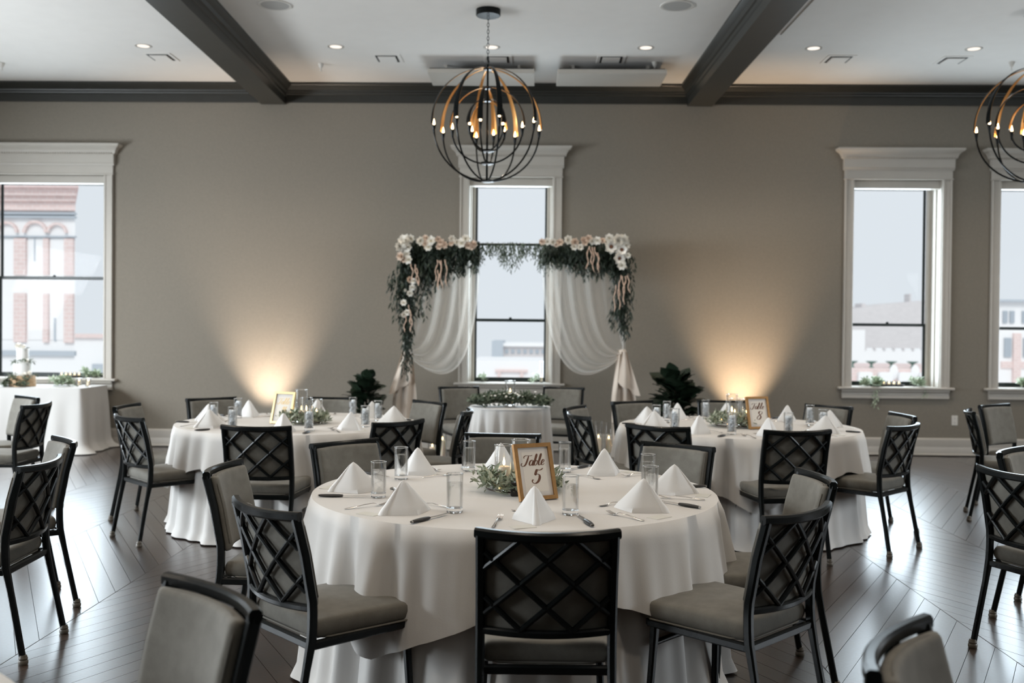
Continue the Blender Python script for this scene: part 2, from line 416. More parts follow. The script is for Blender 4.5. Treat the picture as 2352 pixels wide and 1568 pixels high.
# baseboards
def baseboard(mb, x0, x1, y):
    mb.prism([(y, .012), (y-.032, .012), (y-.032, .022), (y-.022, .03), (y-.022, .10), (y-.018, .112), (y-.020, .125), (y-.020, .20), (y-.012, .215), (y, .22)], x0, x1, 'x')
mb = MB(); baseboard(mb, -WX, WX, D); structure(mb.build('baseboard_back', m_white, angle=25))
for nm, rz, loc in (('baseboard_left', 90, (-WX, 0, 0)), ('baseboard_right', -90, (WX, 0, 0))):
    mb = MB()
    if rz > 0: baseboard(mb, FRONT, D-.03, 0)
    else: baseboard(mb, -D+.03, -FRONT, 0)
    structure(mb.build(nm, m_white, None, angle=25, loc=loc, rot=(0, 0, R_(rz))))

# crown moulding
def crown_profile(y, s=1):
    return [(y, 4.235), (y-s*.03, 4.235), (y-s*.03, 4.325), (y-s*.045, 4.332), (y-s*.05, 4.350), (y-s*.075, 4.356), (y-s*.08, 4.372), (y-s*.10, 4.378), (y-s*.13, 4.398), (y-s*.17, 4.410), (y-s*.18, 4.418), (y-s*.20, 4.420), (y-s*.20, CZ), (y, CZ)]
mb = MB(); mb.prism(crown_profile(D), -WX, WX, 'x'); structure(mb.build('trim_1', m_dark, angle=20))
for nm, rz, loc in (('trim_2', 90, (-WX, 0, 0)), ('trim_3', -90, (WX, 0, 0))):
    mb = MB(); mb.prism(crown_profile(0), (FRONT if rz > 0 else -D+.2), (D-.2 if rz > 0 else -FRONT), 'x')
    structure(mb.build(nm, m_dark, None, angle=20, loc=loc, rot=(0, 0, R_(rz))))
# ceiling beams
def beam(nm, xa, ya, xb, yb, wdt):
    """bottom centre line from (xa,ya) to (xb,yb)"""
    h = wdt/2
    prof = [(-h, 4.212), (h, 4.212), (h, 4.300), (h+.014, 4.308), (h+.016, 4.345), (h+.034, 4.352), (h+.05, 4.382), (h+.09, 4.405), (h+.10, 4.415), (h+.10, CZ),
            (-h-.10, CZ), (-h-.10, 4.415), (-h-.09, 4.405), (-h-.05, 4.382), (-h-.034, 4.352), (-h-.016, 4.345), (-h-.014, 4.308), (-h, 4.300)]
    L = math.hypot(xb-xa, yb-ya); mb = MB(); mb.prism(prof, 0, L, 'y')
    structure(mb.build(nm, m_dark, None, angle=20, loc=(xa, ya, 0), rot=(0, 0, math.atan2(yb-ya, xb-xa)-math.pi/2)))
beam('trim_4', -3.215, D, -2.75, FRONT, .30)
beam('trim_5', 1.985, D, 2.44, FRONT, .30)
beam('trim_6', 7.2, D, 7.6, FRONT, .30)
# flush dropped ceiling panel in the right bay
mb = MB(); mb.prism([(2.42, 9.97), (3.13, 9.97), (3.02, 8.0), (2.48, 8.0)][::-1], CZ-.012, CZ, 'z'); structure(mb.build('trim_7', m_ceil, smooth=False))

# ------------------------------------------------------------------ windows
def window(n, xl, xr, rail):
    o = structure(put('window_%d' % n, None, None, ((xl+xr)/2, D, 0))); c = (xl+xr)/2; h = (xr-xl)/2; ca = .112
    def part(name, mb, m=m_white, angle=25): return mb.build(name, m, o, angle=angle)
    for sx in (-1, 1):
        mb = MB(); a, b = sorted((sx*h, sx*(h+ca)))
        mb.box(a, b, -.03, 0, .83, 3.345, .003); e0, e1 = sorted((sx*(h+ca-.022), sx*(h+ca))); mb.box(e0, e1, -.045, -.028, .83, 3.345, .004)
        i0, i1 = sorted((sx*(h+.004), sx*(h+.03))); mb.box(i0, i1, -.038, -.028, .83, 3.335, .004)
        part('casing', mb)
        mb = MB(); j0, j1 = sorted((sx*h, sx*(h-.008))); mb.box(j0, j1, -.004, .30, .83, 3.33); part('jamb', mb)
        mb = MB(); j0, j1 = sorted((sx*h, sx*(h-.065))); mb.box(j0, j1, .24, .31, .83, 3.33, .004); j0, j1 = sorted((sx*h, sx*(h-.025))); mb.box(j0, j1, .12, .242, .83, 3.33, .004); part('stop', mb)
    W = h+ca
    mb = MB(); mb.box(-W-.004, W+.004, -.035, 0, 3.345, 3.455, .003); mb.box(-W-.012, W+.012, -.05, 0, 3.335, 3.352, .004); part('architrave', mb)
    mb = MB(); mb.prism([(0, 3.45), (-.045, 3.45), (-.052, 3.47), (-.062, 3.478), (-.062, 3.585), (0, 3.585)], -W-.02, W+.02, 'x'); part('frieze', mb)
    mb = MB()    # crown: mitred returns by stacked slices
    prof = [(.03, 3.585), (.045, 3.598), (.05, 3.62), (.065, 3.645), (.085, 3.665), (.10, 3.672), (.112, 3.69), (.112, 3.705)]
    vs = []; fs = []
    for p, z in prof: vs += [(-W-p, 0, z), (-W-p, -.062-p+.03, z), (W+p, -.062-p+.03, z), (W+p, 0, z)]
    for i in range(len(prof)-1):
        for k in range(3): fs.append((i*4+k, i*4+k+1, (i+1)*4+k+1, (i+1)*4+k))
    fs += [(3, 2, 1, 0), tuple((len(prof)-1)*4+k for k in range(4))]; mb.add(vs, fs); part('cornice', mb)
    mb = MB(); k = 0; x = -W
    while x < W: mb.box(x, x+.016, -.088, -.06, 3.588, 3.604); x += .030
    stuff(part('dentils', mb))
    mb = MB(); mb.box(-h+.004, h-.004, .02, .14, 3.238, 3.33, .003); part('blind_box', mb)
    mb = MB(); mb.box(-W-.055, W+.055, -.075, .0, .803, .833, .008); mb.box(-h, h, 0, .36, .803, .833); part('stool', mb)
    mb = MB(); mb.prism([(0, .69), (-.030, .69), (-.036, .70), (-.036, .728), (-.026, .735), (-.026, .76), (-.045, .775), (-.052, .803), (0, .803)], -W, W, 'x'); part('apron', mb)
    # two sashes
    hi = h-.062
    for nm, z0, z1, y0 in (('upper', rail-.018, 3.29, .325), ('lower', .835, rail+.018, .29)):
        mb = MB(); sw = .026
        for sx in (-1, 1):
            a, b = sorted((sx*hi, sx*(hi-sw))); mb.box(a, b, y0, y0+.03, z0, z1, .003)
        mb.box(-hi+sw, hi-sw, y0, y0+.03, z1-.034, z1, .003); mb.box(-hi+sw, hi-sw, y0, y0+.03, z0, z0+(.03 if nm == 'upper' else .05), .003)
        sash = mb.build('sash', m_sash, o, angle=25)
        mb = MB(); mb.box(-hi+sw-.004, hi-sw+.004, y0+.012, y0+.017, z0+.02, z1-.02); mb.build('pane', m_pane, sash, smooth=False)
    mb = MB(); mb.lathe([(0, 0), (.018, 0), (.018, .012), (.008, .02), (0, .02)], 10, (0, .295, rail+.018)); part('sash_lock', mb, m_sash)
for i, (a, b, r) in enumerate(WINS): window(i+1, a, b, r)
# plain surrounds of the added, unseen side windows
for i, (x, y) in enumerate([(x, y) for x in (-WX, WX) for y in FILL_WIN_Y]):
    o = structure(put('window_%d' % (i+5), None, None, (x, y, 0))); s = 1 if x < 0 else -1
    for sy in (-1, 1):
        mb = MB(); a, b = sorted((0, s*.03)); c, d = sorted((sy*.75, sy*.862)); mb.box(a, b, c, d, .83, 3.345, .003); mb.build('casing', m_white, o)
    mb = MB(); a, b = sorted((0, s*.06)); mb.box(a, b, -.9, .9, 3.345, 3.6, .004); mb.build('architrave', m_white, o)
    mb = MB(); a, b = sorted((0, s*.075)); mb.box(a, b, -.92, .92, .80, .833, .004); mb.build('stool', m_white, o)

# ------------------------------------------------------------------ banquet chair (faces +Y, origin on the floor under the seat)
BW = .212
def back_y(z):      # rear post centre line
    pts = [(0, -.305), (.22, -.262), (.42, -.222), (.50, -.217), (.56, -.220), (.72, -.250), (.87, -.290)]
    for (a, ya), (b, yb) in zip(pts, pts[1:]):
        if z <= b: t = (z-a)/(b-a); return ya+(yb-ya)*t
    return pts[-1][1]
def bow(x): return -.042*(1-(x/BW)**2)
def chair_proto():
    t = thing('banquet_chair', None, None)
    for sx in (-1, 1):
        mb = MB(); zs = [.012, .12, .22, .32, .42, .47, .52, .56, .64, .72, .80, .852]
        mb.bar([(sx*(BW+(.012 if z < .3 else 0)*(1-z/.3)), back_y(z), z) for z in zs], [.026]*4+[.030]*8, [.026]*4+[.032]*8, (0, 1, 0))
        leg = mb.build('leg', m_metal, t)
        mb = MB(); mb.lathe([(0, 0), (.019, 0), (.0215, .006), (.0215, .016), (.018, .021), (.020, .028), (.0165, .036), (.0155, .042), (0, .042)], 14, (sx*(BW+.012), back_y(.012), 0)); mb.build('foot_cap', m_cap, leg)
    for sx in (-1, 1):
        mb = MB(); mb.bar([(sx*(.205+.022*(1-z/.41)**1.5), .185+.02*(1-z/.41), z) for z in (.012, .1, .2, .3, .36, .41)], [.024, .025, .026, .027, .03, .032], [.024, .025, .026, .027, .03, .032], (0, 1, 0))
        leg = mb.build('leg', m_metal, t)
        mb = MB(); mb.lathe([(0, 0), (.019, 0), (.0215, .006), (.0215, .016), (.018, .021), (.020, .028), (.0165, .036), (.0155, .042), (0, .042)], 14, (sx*.227, .205, 0)); mb.build('foot_cap', m_cap, leg)
    mb = MB()
    for a, b in (((-BW, -.222), (BW, -.222)), ((BW, -.222), (.212, .21)), ((.212, .21), (-.212, .21)), ((-.212, .21), (-BW, -.222))):
        mb.bar([(a[0], a[1], .404), (b[0], b[1], .404)], .024, .030, (0, 0, 1))
    mb.build('seat_frame', m_metal, t)
    mb = MB(); mb.tube([(-.208, .192, .325), (-.1, .196, .325), (.1, .196, .325), (.208, .192, .325)], .0115, 10); mb.build('stretcher', m_metal, t)
    def seatfn(u, v):
        y = -.205+(v+1)/2*.455; wx = .205+.025*(v+1)/2
        return (u*wx, y, .453+.012*(1-u*u)*(1-v*v)), (0, 0, 1)
    mb = MB(); mb.pillow(25, 25, seatfn, .036, .032, 44); seat = mb.build('seat', m_fabric, t, angle=60)
    mb = MB(); pth = []
    for k in range(41):
        a = 2*math.pi*k/40; u = max(-1, min(1, 1.25*math.cos(a))); v = max(-1, min(1, 1.25*math.sin(a))); b, n = seatfn(u*1.0, v*1.0); pth.append((b[0], b[1], .421))
    mb.tube(pth, .004, 6, False); mb.build('piping', m_pipe, seat)
    # curved rails
    xs = [-BW+2*BW*i/12 for i in range(13)]
    mb = MB(); mb.bar([(x, back_y(.853)+bow(x), .856-.006*(1-(x/BW)**2)) for x in [xs[0]-.015]+xs[1:-1]+[xs[-1]+.015]], .030, .032, (0, 0, 1)); mb.build('top_rail', m_metal, t)
    mb = MB(); mb.bar([(x, back_y(.532)+bow(x), .532-.004*(1-(x/BW)**2)) for x in xs], .024, .024, (0, 0, 1)); mb.build('lower_rail', m_metal, t)
    # lattice: rays from two points of the top rail, reflected at the posts
    zt, zb, hw = .845, .540, BW-.014; A = .083; dx_dz = 1.1
    def seg(x0, z0, x1, z1):
        mb = MB(); n = 7; P = []
        for i in range(n):
            f = i/(n-1); x = x0+(x1-x0)*f; z = z0+(z1-z0)*f; P.append((x, back_y(z)+bow(x)-.004, z))
        mb.tube(P, .0098, 8); mb.build('lattice_bar', m_metal, t)
    for s in (1, -1):               # each bar and its half-turn twin
        for xa in (-A, A):
            dz = (hw-xa)/dx_dz
            seg(s*xa, zt, s*hw, zt-dz); seg(-s*hw, zb+dz, -s*xa, zb)
    def backfn(u, v):
        x = u*(BW-.011); z = .687+v*.158; dyz = (back_y(z+.01)-back_y(z-.01))/.02
        n = Vector((.084*x/BW**2*-1, 1, -dyz)).normalized()
        return (x, back_y(z)+bow(x)+.026, z), n
    mb = MB(); mb.pillow(21, 21, backfn, .014, .026, 34); bk = mb.build('backrest', m_fabric, t, angle=60)
    mb = MB(); pth = []
    for k in range(49):
        a = 2*math.pi*k/48; u = max(-.985, min(.985, 1.3*math.cos(a))); v = max(-.98, min(.98, 1.3*math.sin(a))); b, n = backfn(u, v); pth.append(Vector(b)+n*.014)
    mb.tube(pth, .0035, 6, False); mb.build('piping', m_pipe, bk)
    return t
CHAIR = chair_proto(); used = False
CHAIRS = {}
def place_chair(key, mx, my, face, label, group):
    """(mx,my): middle of the top rail on plan; face: heading in degrees"""
    global used
    o = CHAIR if not used else copy_tree(CHAIR); used = True
    f = (math.cos(R_(face)), math.sin(R_(face)))
    o.location = (mx+.292*f[0], my+.292*f[1], 0); o.rotation_euler = (0, 0, R_(face-90))
    tag(o, label, 'chair', group); CHAIRS[key] = (mx, my); return o
T5, T7, T8 = (-.08, 4.53), (-1.80, 7.60), (1.58, 7.70)
G5, G7, G8 = 'chairs around the front table', 'chairs around the left rear table', 'chairs around the right rear table'
SEATS = {'T5': [], 'T7': [], 'T8': []}
CH = [
 ('T5', 'near side', 0.05, 3.12, 91, 'black lattice-back chair squarely back to the viewer, nearest at the front table'),
 ('T5', 'near left', -0.95, 3.49, 44, 'black lattice-back chair with grey seat showing, near left of the front table'),
 ('T5', 'near right', 0.95, 3.54, 136, 'dark lattice-back chair with grey seat showing, near right of the front table'),
 ('T5', 'left side', -1.40, 4.45, -2, 'chair with pale padded back at the left side of the front table'),
 ('T5', 'far left', -1.04, 5.47, -43, 'chair with dark padded back at the far left of the front table'),
 ('T5', 'far side', -0.18, 5.95, -93, 'chair with padded back behind the candles, far side of the front table'),
 ('T5', 'far right', 0.80, 5.51, -127, 'chair with wide grey padded back at the far right of the front table'),
 ('T5', 'right side', 1.25, 4.39, -176, 'chair with pale padded back at the right side of the front table'),
 ('T7', 'near side', -1.75, 6.25, 87, 'lattice-back chair squarely back to the viewer at the left rear table'),
 ('T7', 'near right', -0.90, 6.68, 139, 'dark lattice-back chair at the near right of the left rear table'),
 ('T7', 'near left', -2.80, 6.81, 45, 'lattice-back chair with grey seat at the near left of the left rear table'),
 ('T7', 'left side', -3.20, 7.75, -2, 'padded chair behind the lattice-back chair at the left side of the left rear table'),
 ('T7', 'far left', -2.81, 8.63, -50, 'padded chair back against the wall at the far left of the left rear table'),
 ('T7', 'far side', -1.81, 8.87, -92, 'padded chair at the far side of the left rear table beside the left fig'),
 ('T7', 'far right', -0.88, 8.49, -137, 'chair with pale padded back at the far right of the left rear table'),
 ('T7', 'right side', -0.51, 7.65, 178, 'chair seen edge-on at the right side of the left rear table'),
 ('T8', 'near left', 0.82, 6.57, 60, 'lattice-back chair at the near left of the right rear table'),
 ('T8', 'near side', 1.69, 6.38, 100, 'dark lattice-back chair squarely back to the viewer at the right rear table'),
 ('T8', 'near right', 2.53, 6.82, 135, 'lattice-back chair with grey seat at the near right of the right rear table'),
 ('T8', 'right side', 2.84, 7.69, -176, 'padded chair behind the lattice-back chair at the right side of the right rear table'),
 ('T8', 'far right', 2.52, 8.53, -139, 'padded chair back against the wall at the far right of the right rear table'),
 ('T8', 'far side', 1.71, 9.02, -90, 'padded chair hidden behind candles at the far side of the right rear table'),
 ('T8', 'far left', 0.87, 8.80, -58, 'padded chair at the far left of the right rear table beside the right fig'),
 ('T8', 'left side', 0.33, 7.37, 17, 'lattice-back chair turned edge-on at the left side of the right rear table'),
 ('T8', 'left back', 0.33, 8.09, -24, 'padded chair behind the edge-on lattice chair, left of the right rear table'),
]
for tb, seat, x, y, fc, lab in CH:
    place_chair((tb, seat), x, y, fc, lab, {'T5': G5, 'T7': G7, 'T8': G8}[tb]); SEATS[tb].append((seat, x, y))
GS, GL, GR, GF = 'chairs of the couple\'s table', 'chairs by the left windows', 'chairs by the right windows', 'foreground chairs'
place_chair('SWl', -0.80, 10.68, -68, 'padded chair to the left of the small couple\'s table', GS)
place_chair('SWr', 0.33, 10.76, -105, 'padded chair to the right of the small couple\'s table', GS)
place_chair('L1', -3.92, 7.79, 180, 'lattice-back chair in front of the cake table cloth', GL)
place_chair('L2', -4.37, 8.52, -130, 'pale padded chair against the cake table cloth', GL)
place_chair('L3', -2.56, 5.39, -142, 'padded chair turned away left behind the nearest left lattice-back chair', GL)
place_chair('L4', -2.26, 4.54, 184, 'nearest lattice-back chair at the left edge, feet on the bright floor', GL)
place_chair('F1', -0.76, 2.35, -135, 'blurred padded chair in the left foreground, cut by the frame', GF)
place_chair('F2', 0.75, 2.05, -33, 'blurred chair corner in the right foreground, cut by the frame', GF)
place_chair('R1', 3.57, 8.20, -20, 'chair seen edge-on by the wall outlets at the right', GR)
place_chair('R2', 4.06, 8.87, -56, 'padded chair below the right window corner, in front of the wall outlets', GR)
place_chair('R3', 2.59, 5.45, -41, 'padded chair cut by the right frame edge, behind a lattice-back chair', GR)
place_chair('R4', 2.20, 4.57, 22, 'lattice-back chair cut by the right frame edge', GR)

# ------------------------------------------------------------------ tables and cloths
TR, TZ = .905, .752
def fold(th, s):
    f = .42*math.cos(19*th+1.0+.6*math.sin(3*th))+.34*math.cos(31*th+2.3)+.24*math.cos(11*th+.4)+.20*math.cos(45*th+.9+math.sin(5*th))
    return f
def under_cloth(R, drop=.75, amp=.04, flare=.07, kf=1.0, under=.0):
    mb = MB(); N = 400; rows = [(-.06, 0), (0, 0)]+[(0, (i/16)**1.15) for i in range(1, 17)]
    def fn(u, v):
        th = 2*math.pi*u; j = int(round(v*(len(rows)-1))); dr, s = rows[j]
        a = amp*1.3*min(1, s*2.8)**.8*(.75+.25*math.cos(3*th+.5)); r = R+dr+.004-under*min(1, s*8)+flare*s**1.3+a*fold(th*kf, s)*(1 if s > 0 else 0)
        if s > .97: r += .02
        return (r*math.cos(th), r*math.sin(th), TZ+.004-s*(drop-.004) if s else TZ+.005)
    mb.grid(fn, N, len(rows), True); return mb.mesh('floor_length_cloth', m_cloth, angle=80)
def over_cloth(R, drop=.75, amp=.04, flare=.07):
    mb = MB(); N = 400; rows = [.02, .25, .5, .7, .82, .87]
    nh = 14
    def hang(th):
        c = abs(math.cos(2*th)); # corner at th = 0, 90 ...
        k = max(0, (abs(((th+math.pi/4) % (math.pi/2))-math.pi/4)))/(math.pi/4)   # 0 at corners, 1 between
        return .250+.235*(1-k)**1.35+.012*math.sin(5*th+1)
    def fn(u, v):
        th = 2*math.pi*u; j = int(round(v*(len(rows)+nh)))
        if j < len(rows): r = rows[j]*R/.905; return (r*math.cos(th), r*math.sin(th), TZ+.0115)
        t = (j-len(rows))/nh; h = hang(th); d = h*t
        if t < .09: d = 0; r = R+.004; return (r*math.cos(th), r*math.sin(th), TZ+.009)
        s = d/drop; a = amp*1.3*min(1, s*2.8)**.8*(.75+.25*math.cos(3*th+.5)); r = R+.006+flare*s**1.2+a*fold(th, s)+.010+.022*t*(1-.3*math.cos(2*th)**2)
        return (r*math.cos(th), r*math.sin(th), TZ+.006-d)
    mb.grid(fn, N, len(rows)+nh+1, True); return mb.mesh('square_overlay_cloth', m_cloth, angle=80)
ME_U, ME_O = under_cloth(TR, under=.035), over_cloth(TR)
mb = MB(); mb.lathe([(0, 0), (TR-.01, 0), (TR, .01), (TR, .02), (0, .02)], 64, (0, 0, TZ-.02)); ME_TOP = mb.mesh('tabletop', m_woodcake)
mb = MB(); mb.tube([(.55, .35, TZ-.02), (.55, .35, .0)], .016, 8); ME_LEG = mb.mesh('leg', m_metal)
def round_table(c, name, corner, label_u, label_o, full=True):
    t = thing('round_table', 'round folding table hidden under the %s cloth' % name, 'table', (c[0], c[1], 0), 0, 'round tables under cloths')
    put('tabletop', ME_TOP, t)
    for k in range(4): put('leg', ME_LEG, t, (0, 0, 0), (0, 0, k*math.pi/2))
    tag(put('floor_length_cloth', ME_U, None, (c[0], c[1], 0), (0, 0, R_(corner))), label_u, 'tablecloth', 'floor-length white cloths')
    tag(put('square_overlay_cloth', ME_O, None, (c[0], c[1], 0), (0, 0, R_(corner))), label_o, 'tablecloth', 'white overlay cloths')
round_table(T5, 'front', -121, 'pleated white floor-length cloth under the front table overlay', 'white overlay cloth draped over the front table, corner hanging near left')
round_table(T7, 'left rear', -76, 'pleated white floor-length cloth of the left rear table', 'white overlay cloth draped over the left rear table')
round_table(T8, 'right rear', -94, 'pleated white floor-length cloth of the right rear table', 'white overlay cloth with pointed corner draped over the right rear table')
round_table((-1.71, 1.38), 'corner', 20, 'white floor-length cloth of the table cut by the bottom left corner', 'white cloth rim at the bottom left corner of the photo')

# ------------------------------------------------------------------ place settings
def napkin_mesh():
    mb = MB(); H = .128; n = 13
    base = [(-.086, .004), (-.062, -.034), (-.040, -.068), (-.024, -.090), (-.0165, -.098), (-.0185, -.110), (-.011, -.121), (.0, -.124), (.011, -.121), (.0185, -.110), (.0165, -.098), (.024, -.090), (.040, -.068), (.062, -.034), (.086, .004), (.058, .048), (.028, .092), (.004, .122), (-.004, .122), (-.028, .092), (-.058, .048)]
    rings = []; vs = []; fs = []
    for i in range(n):
        t = i/(n-1); s = (1-t)**.97*(1-.05*math.sin(math.pi*t)); s = max(s, .0); tip = .008*min(1, t*6)
        ring = []
        for x, y in base:
            l = math.hypot(x, y); f = s+tip/max(l, .02)*(1 if i < n-1 else .25)*(.9 if abs(x) < .03 else 1)
            ring.append((x*min(f, 1), y*min(f, 1)-.010*t, H*t**1.02 if i < n-1 else H+.0015))
        rings.append(ring)
    m = len(base); vs = [p for r in rings for p in r]
    for i in range(n-1):
        for k in range(m): k2 = (k+1) % m; fs.append((i*m+k, i*m+k2, (i+1)*m+k2, (i+1)*m+k))
    fs.append(tuple((n-1)*m+k for k in range(m))); fs.append(tuple(range(m))[::-1]); mb.add(vs, fs)
    return mb.mesh('napkin', m_napkin, angle=55)
def glass_meshes():
    r, h = .0325, .155; mb = MB()
    mb.lathe([(r-.001, .02), (r, .02), (r+.0012, h-.003), (r+.0008, h), (r-.0008, h), (r-.0012, h-.004), (r-.0022, .022)], 28); g = mb.mesh('wall', m_tumbler)
    mb = MB(); mb.lathe([(0, 0), (r-.004, 0), (r-.0005, .003), (r, .02), (r-.003, .0185), (0, .0165)], 28); b = mb.mesh('thick_base', m_solid)
    mb = MB(); mb.lathe([(0, .0185), (r-.0035, .0205), (r-.0026, .118), (r-.0022, .120), (0, .119)], 28); wt = mb.mesh('water', m_water)
    mb = MB(); mb.lathe([(r-.0012, h-.0005), (r+.0012, h-.0022), (r+.0014, h), (r, h+.0012), (r-.0014, h)], 28); rim = mb.mesh('rim', m_solid)
    mb = MB(); rg = random.Random(3)
    for z in (.03, .044, .058, .072, .086, .100, .114, .126):
        for q in range(3):
            a = rg.uniform(0, 6.28); x, y = .012*math.cos(a+q*2.1), .014*math.sin(a+q*2.1); s = .0095; mm = Matrix.Rotation(rg.uniform(0, 3), 3, 'Z') @ Matrix.Rotation(rg.uniform(0, 1), 3, 'X')
            o = len(mb.v); mb.box(-s, s, -s, s, -s, s, .003)
            for i in range(o, len(mb.v)): p = mm @ Vector(mb.v[i]); mb.v[i] = (p.x+x, p.y+y, p.z+z)
    ice = mb.mesh('ice', m_ice); return g, b, wt, rim, ice
def strip(mb, sts):
    """flatware strip: stations (y, z, half width, thickness)"""
    vs = []; fs = []
    for y, z, hw, th in sts: vs += [(-hw, y, z), (-hw*.5, y, z+th), (hw*.5, y, z+th), (hw, y, z), (hw*.5, y, z-th*.4), (-hw*.5, y, z-th*.4)]
    for i in range(len(sts)-1):
        for k in range(6): k2 = (k+1) % 6; fs.append((i*6+k, (i+1)*6+k, (i+1)*6+k2, i*6+k2))
    fs += [tuple(range(6)), tuple((len(sts)-1)*6+k for k in range(6))[::-1]]; mb.add(vs, fs)
def fork_meshes():
    mb = MB(); strip(mb, [(-.10, .003, .004, .001), (-.095, .003, .007, .0018), (-.06, .005, .006, .002), (-.01, .011, .0035, .002), (.03, .013, .003, .002), (.042, .010, .006, .0014), (.052, .005, .011, .001), (.062, .004, .0115, .001)])
    h = mb.mesh('fork_handle', m_silver); mb = MB()
    for x in (-.0096, -.0032, .0032, .0096):
        mb.bar([(x, .058, .004), (x, .075, .006), (x*.95, .092, .011), (x*.93, .100, .014)], [.0036, .0034, .003, .0016], .0014, (0, 0, 1))
    return h, mb.mesh('tines', m_silver)
def knife_meshes():
    mb = MB(); mb.lathe([(0, 0), (.0048, .001), (.0065, .006), (.0078, .03), (.0085, .06), (.0075, .09), (.0060, .104), (0, .105)], 12, sx=1.5, sy=.85)
    for i, p in enumerate(mb.v): mb.v[i] = (p[0], p[2]-.115, p[1]+.007)
    h = mb.mesh('handle', m_handle)
    mb = MB(); mb.prism([(-.0035, -.012), (.004, -.012), (.0085, .01), (.0095, .05), (.006, .088), (-.001, .108), (-.0035, .085)], .006, .0076, 'z'); b = mb.mesh('blade', m_silver)
    mb = MB(); mb.lathe([(0, 0), (.0055, 0), (.0062, .004), (0, .0045)], 10, sx=1.25, sy=.8)
    for i, p in enumerate(mb.v): mb.v[i] = (p[0], p[2]-.1185, p[1]+.007)
    return h, b, mb.mesh('end_cap', m_silver)
def spoon_mesh():
    mb = MB(); strip(mb, [(-.085, .003, .003, .001), (-.08, .003, .0055, .0016), (-.04, .006, .004, .0018), (.0, .010, .0028, .0018), (.03, .007, .003, .0016), (.038, .004, .008, .001), (.05, .003, .0125, .0008), (.064, .003, .0135, .0008), (.078, .004, .010, .0008), (.085, .005, .004, .0008)])
    return mb.mesh('teaspoon', m_silver)
ME_NAP, ME_GL, ME_FK, ME_KN, ME_SP = napkin_mesh(), glass_meshes(), fork_meshes(), knife_meshes(), spoon_mesh()
mb = MB(); mb.box(-.045, .045, -.028, .028, 0, .0012); ME_CARD = mb.mesh('place_card', m_card, smooth=False)
CLZ = TZ+.0118
TN = {'T5': ('front table', T5), 'T7': ('left rear table', T7), 'T8': ('right rear table', T8)}
rng = random.Random(11)
def setting(tb, seat, sx, sy):
    tn, c = TN[tb]; r = Vector((sx-c[0], sy-c[1], 0)).normalized(); t = Vector((-r.y, r.x, 0)); ang = math.atan2(-r.y, -r.x)-math.pi/2
    where = '%s of the %s' % (seat, tn)
    def P(a, b, z=CLZ): return (c[0]+r.x*a+t.x*b, c[1]+r.y*a+t.y*b, z)
    j = lambda s: rng.uniform(-s, s)
    loc = P(.70+j(.02), .02+j(.03)); card_rot = ang+j(.4)
    tag(put('place_card', ME_CARD, None, P(.845, -.03+j(.03), CLZ), (0, 0, card_rot)), 'small translucent card tucked by the napkin, %s' % where, 'place card', 'place cards')
    tag(put('napkin', ME_NAP, None, (loc[0], loc[1], CLZ+.0002), (0, 0, ang+j(.25))), 'white napkin folded into a pyramid, %s' % where, 'napkin', 'folded napkins')
    g = thing('water_glass', ('tall clear tumbler of water, %s' if tb == 'T5' else 'tall tumbler of iced water, %s') % where, 'glass', P(.60+j(.015), .19+j(.02)), j(3), 'water glasses')
    for nm, me in zip(('glass_wall', 'thick_base', 'water', 'rim'), ME_GL[:4]): put(nm, me, g)
    if tb != 'T5': stuff(put('ice', ME_GL[4], g))
    f = thing('fork', 'silver fork lying left of the napkin, %s' % where, 'fork', P(.765+j(.02), -.135+j(.02)), ang+j(.25), 'dinner forks'); put('handle', ME_FK[0], f); put('tines', ME_FK[1], f)
    k = thing('steak_knife', 'black-handled steak knife lying right of the napkin, %s' % where, 'knife', P(.75+j(.02), .225+j(.015)), ang+j(.2), 'steak knives'); put('handle', ME_KN[0], k); put('blade', ME_KN[1], k); put('end_cap', ME_KN[2], k)
    tag(put('teaspoon', ME_SP, None, P(.545, .02+j(.03)), (0, 0, ang+math.pi/2+j(.3))), 'silver teaspoon lying beyond the napkin, %s' % where, 'spoon', 'teaspoons')
for tb in ('T5', 'T7', 'T8'):
    for seat, x, y in SEATS[tb]: setting(tb, seat, x, y)

# ------------------------------------------------------------------ candles, vases, greenery
def candle(name, loc, r, h, label, group, m=m_wax, lit=True):
    t = thing('pillar_candle' if h > .05 else 'votive_candle', label, 'candle', loc, 0, group)
    mb = MB(); mb.lathe([(0, 0), (r, 0), (r, h-.004), (r-.003, h), (r*.6, h-.004), (0, h-.006)], 20); mb.build('wax', m, t)
    mb = MB(); mb.tube([(0, 0, h-.006), (.001, 0, h+.008)], .0011, 5); mb.build('wick', m_wick, t)
    if lit:
        mb = MB(); mb.lathe([(0, 0), (.004, .004), (.0062, .011), (.0052, .020), (.0025, .031), (0, .040)], 10, (0, 0, h+.003)); mb.build('flame', m_flame, t)
    return t
def cylinder_vase(loc, r, h, label, group):
    t = thing('glass_cylinder', label, 'vase', loc, 0, group)
    mb = MB(); mb.lathe([(r-.002, .012), (r, .012), (r, h-.002), (r-.001, h), (r-.003, h-.001), (r-.003, .012)], 30); mb.build('glass_wall', m_tumbler, t)
    mb = MB(); mb.lathe([(0, 0), (r-.003, 0), (r, .004), (r, .012), (0, .010)], 30); mb.build('glass_base', m_solid, t)
    mb = MB(); mb.lathe([(r-.003, h-.0015), (r+.0005, h-.0022), (r+.0008, h), (r-.001, h+.001), (r-.0035, h)], 30); mb.build('rim', m_solid, t)
    return t
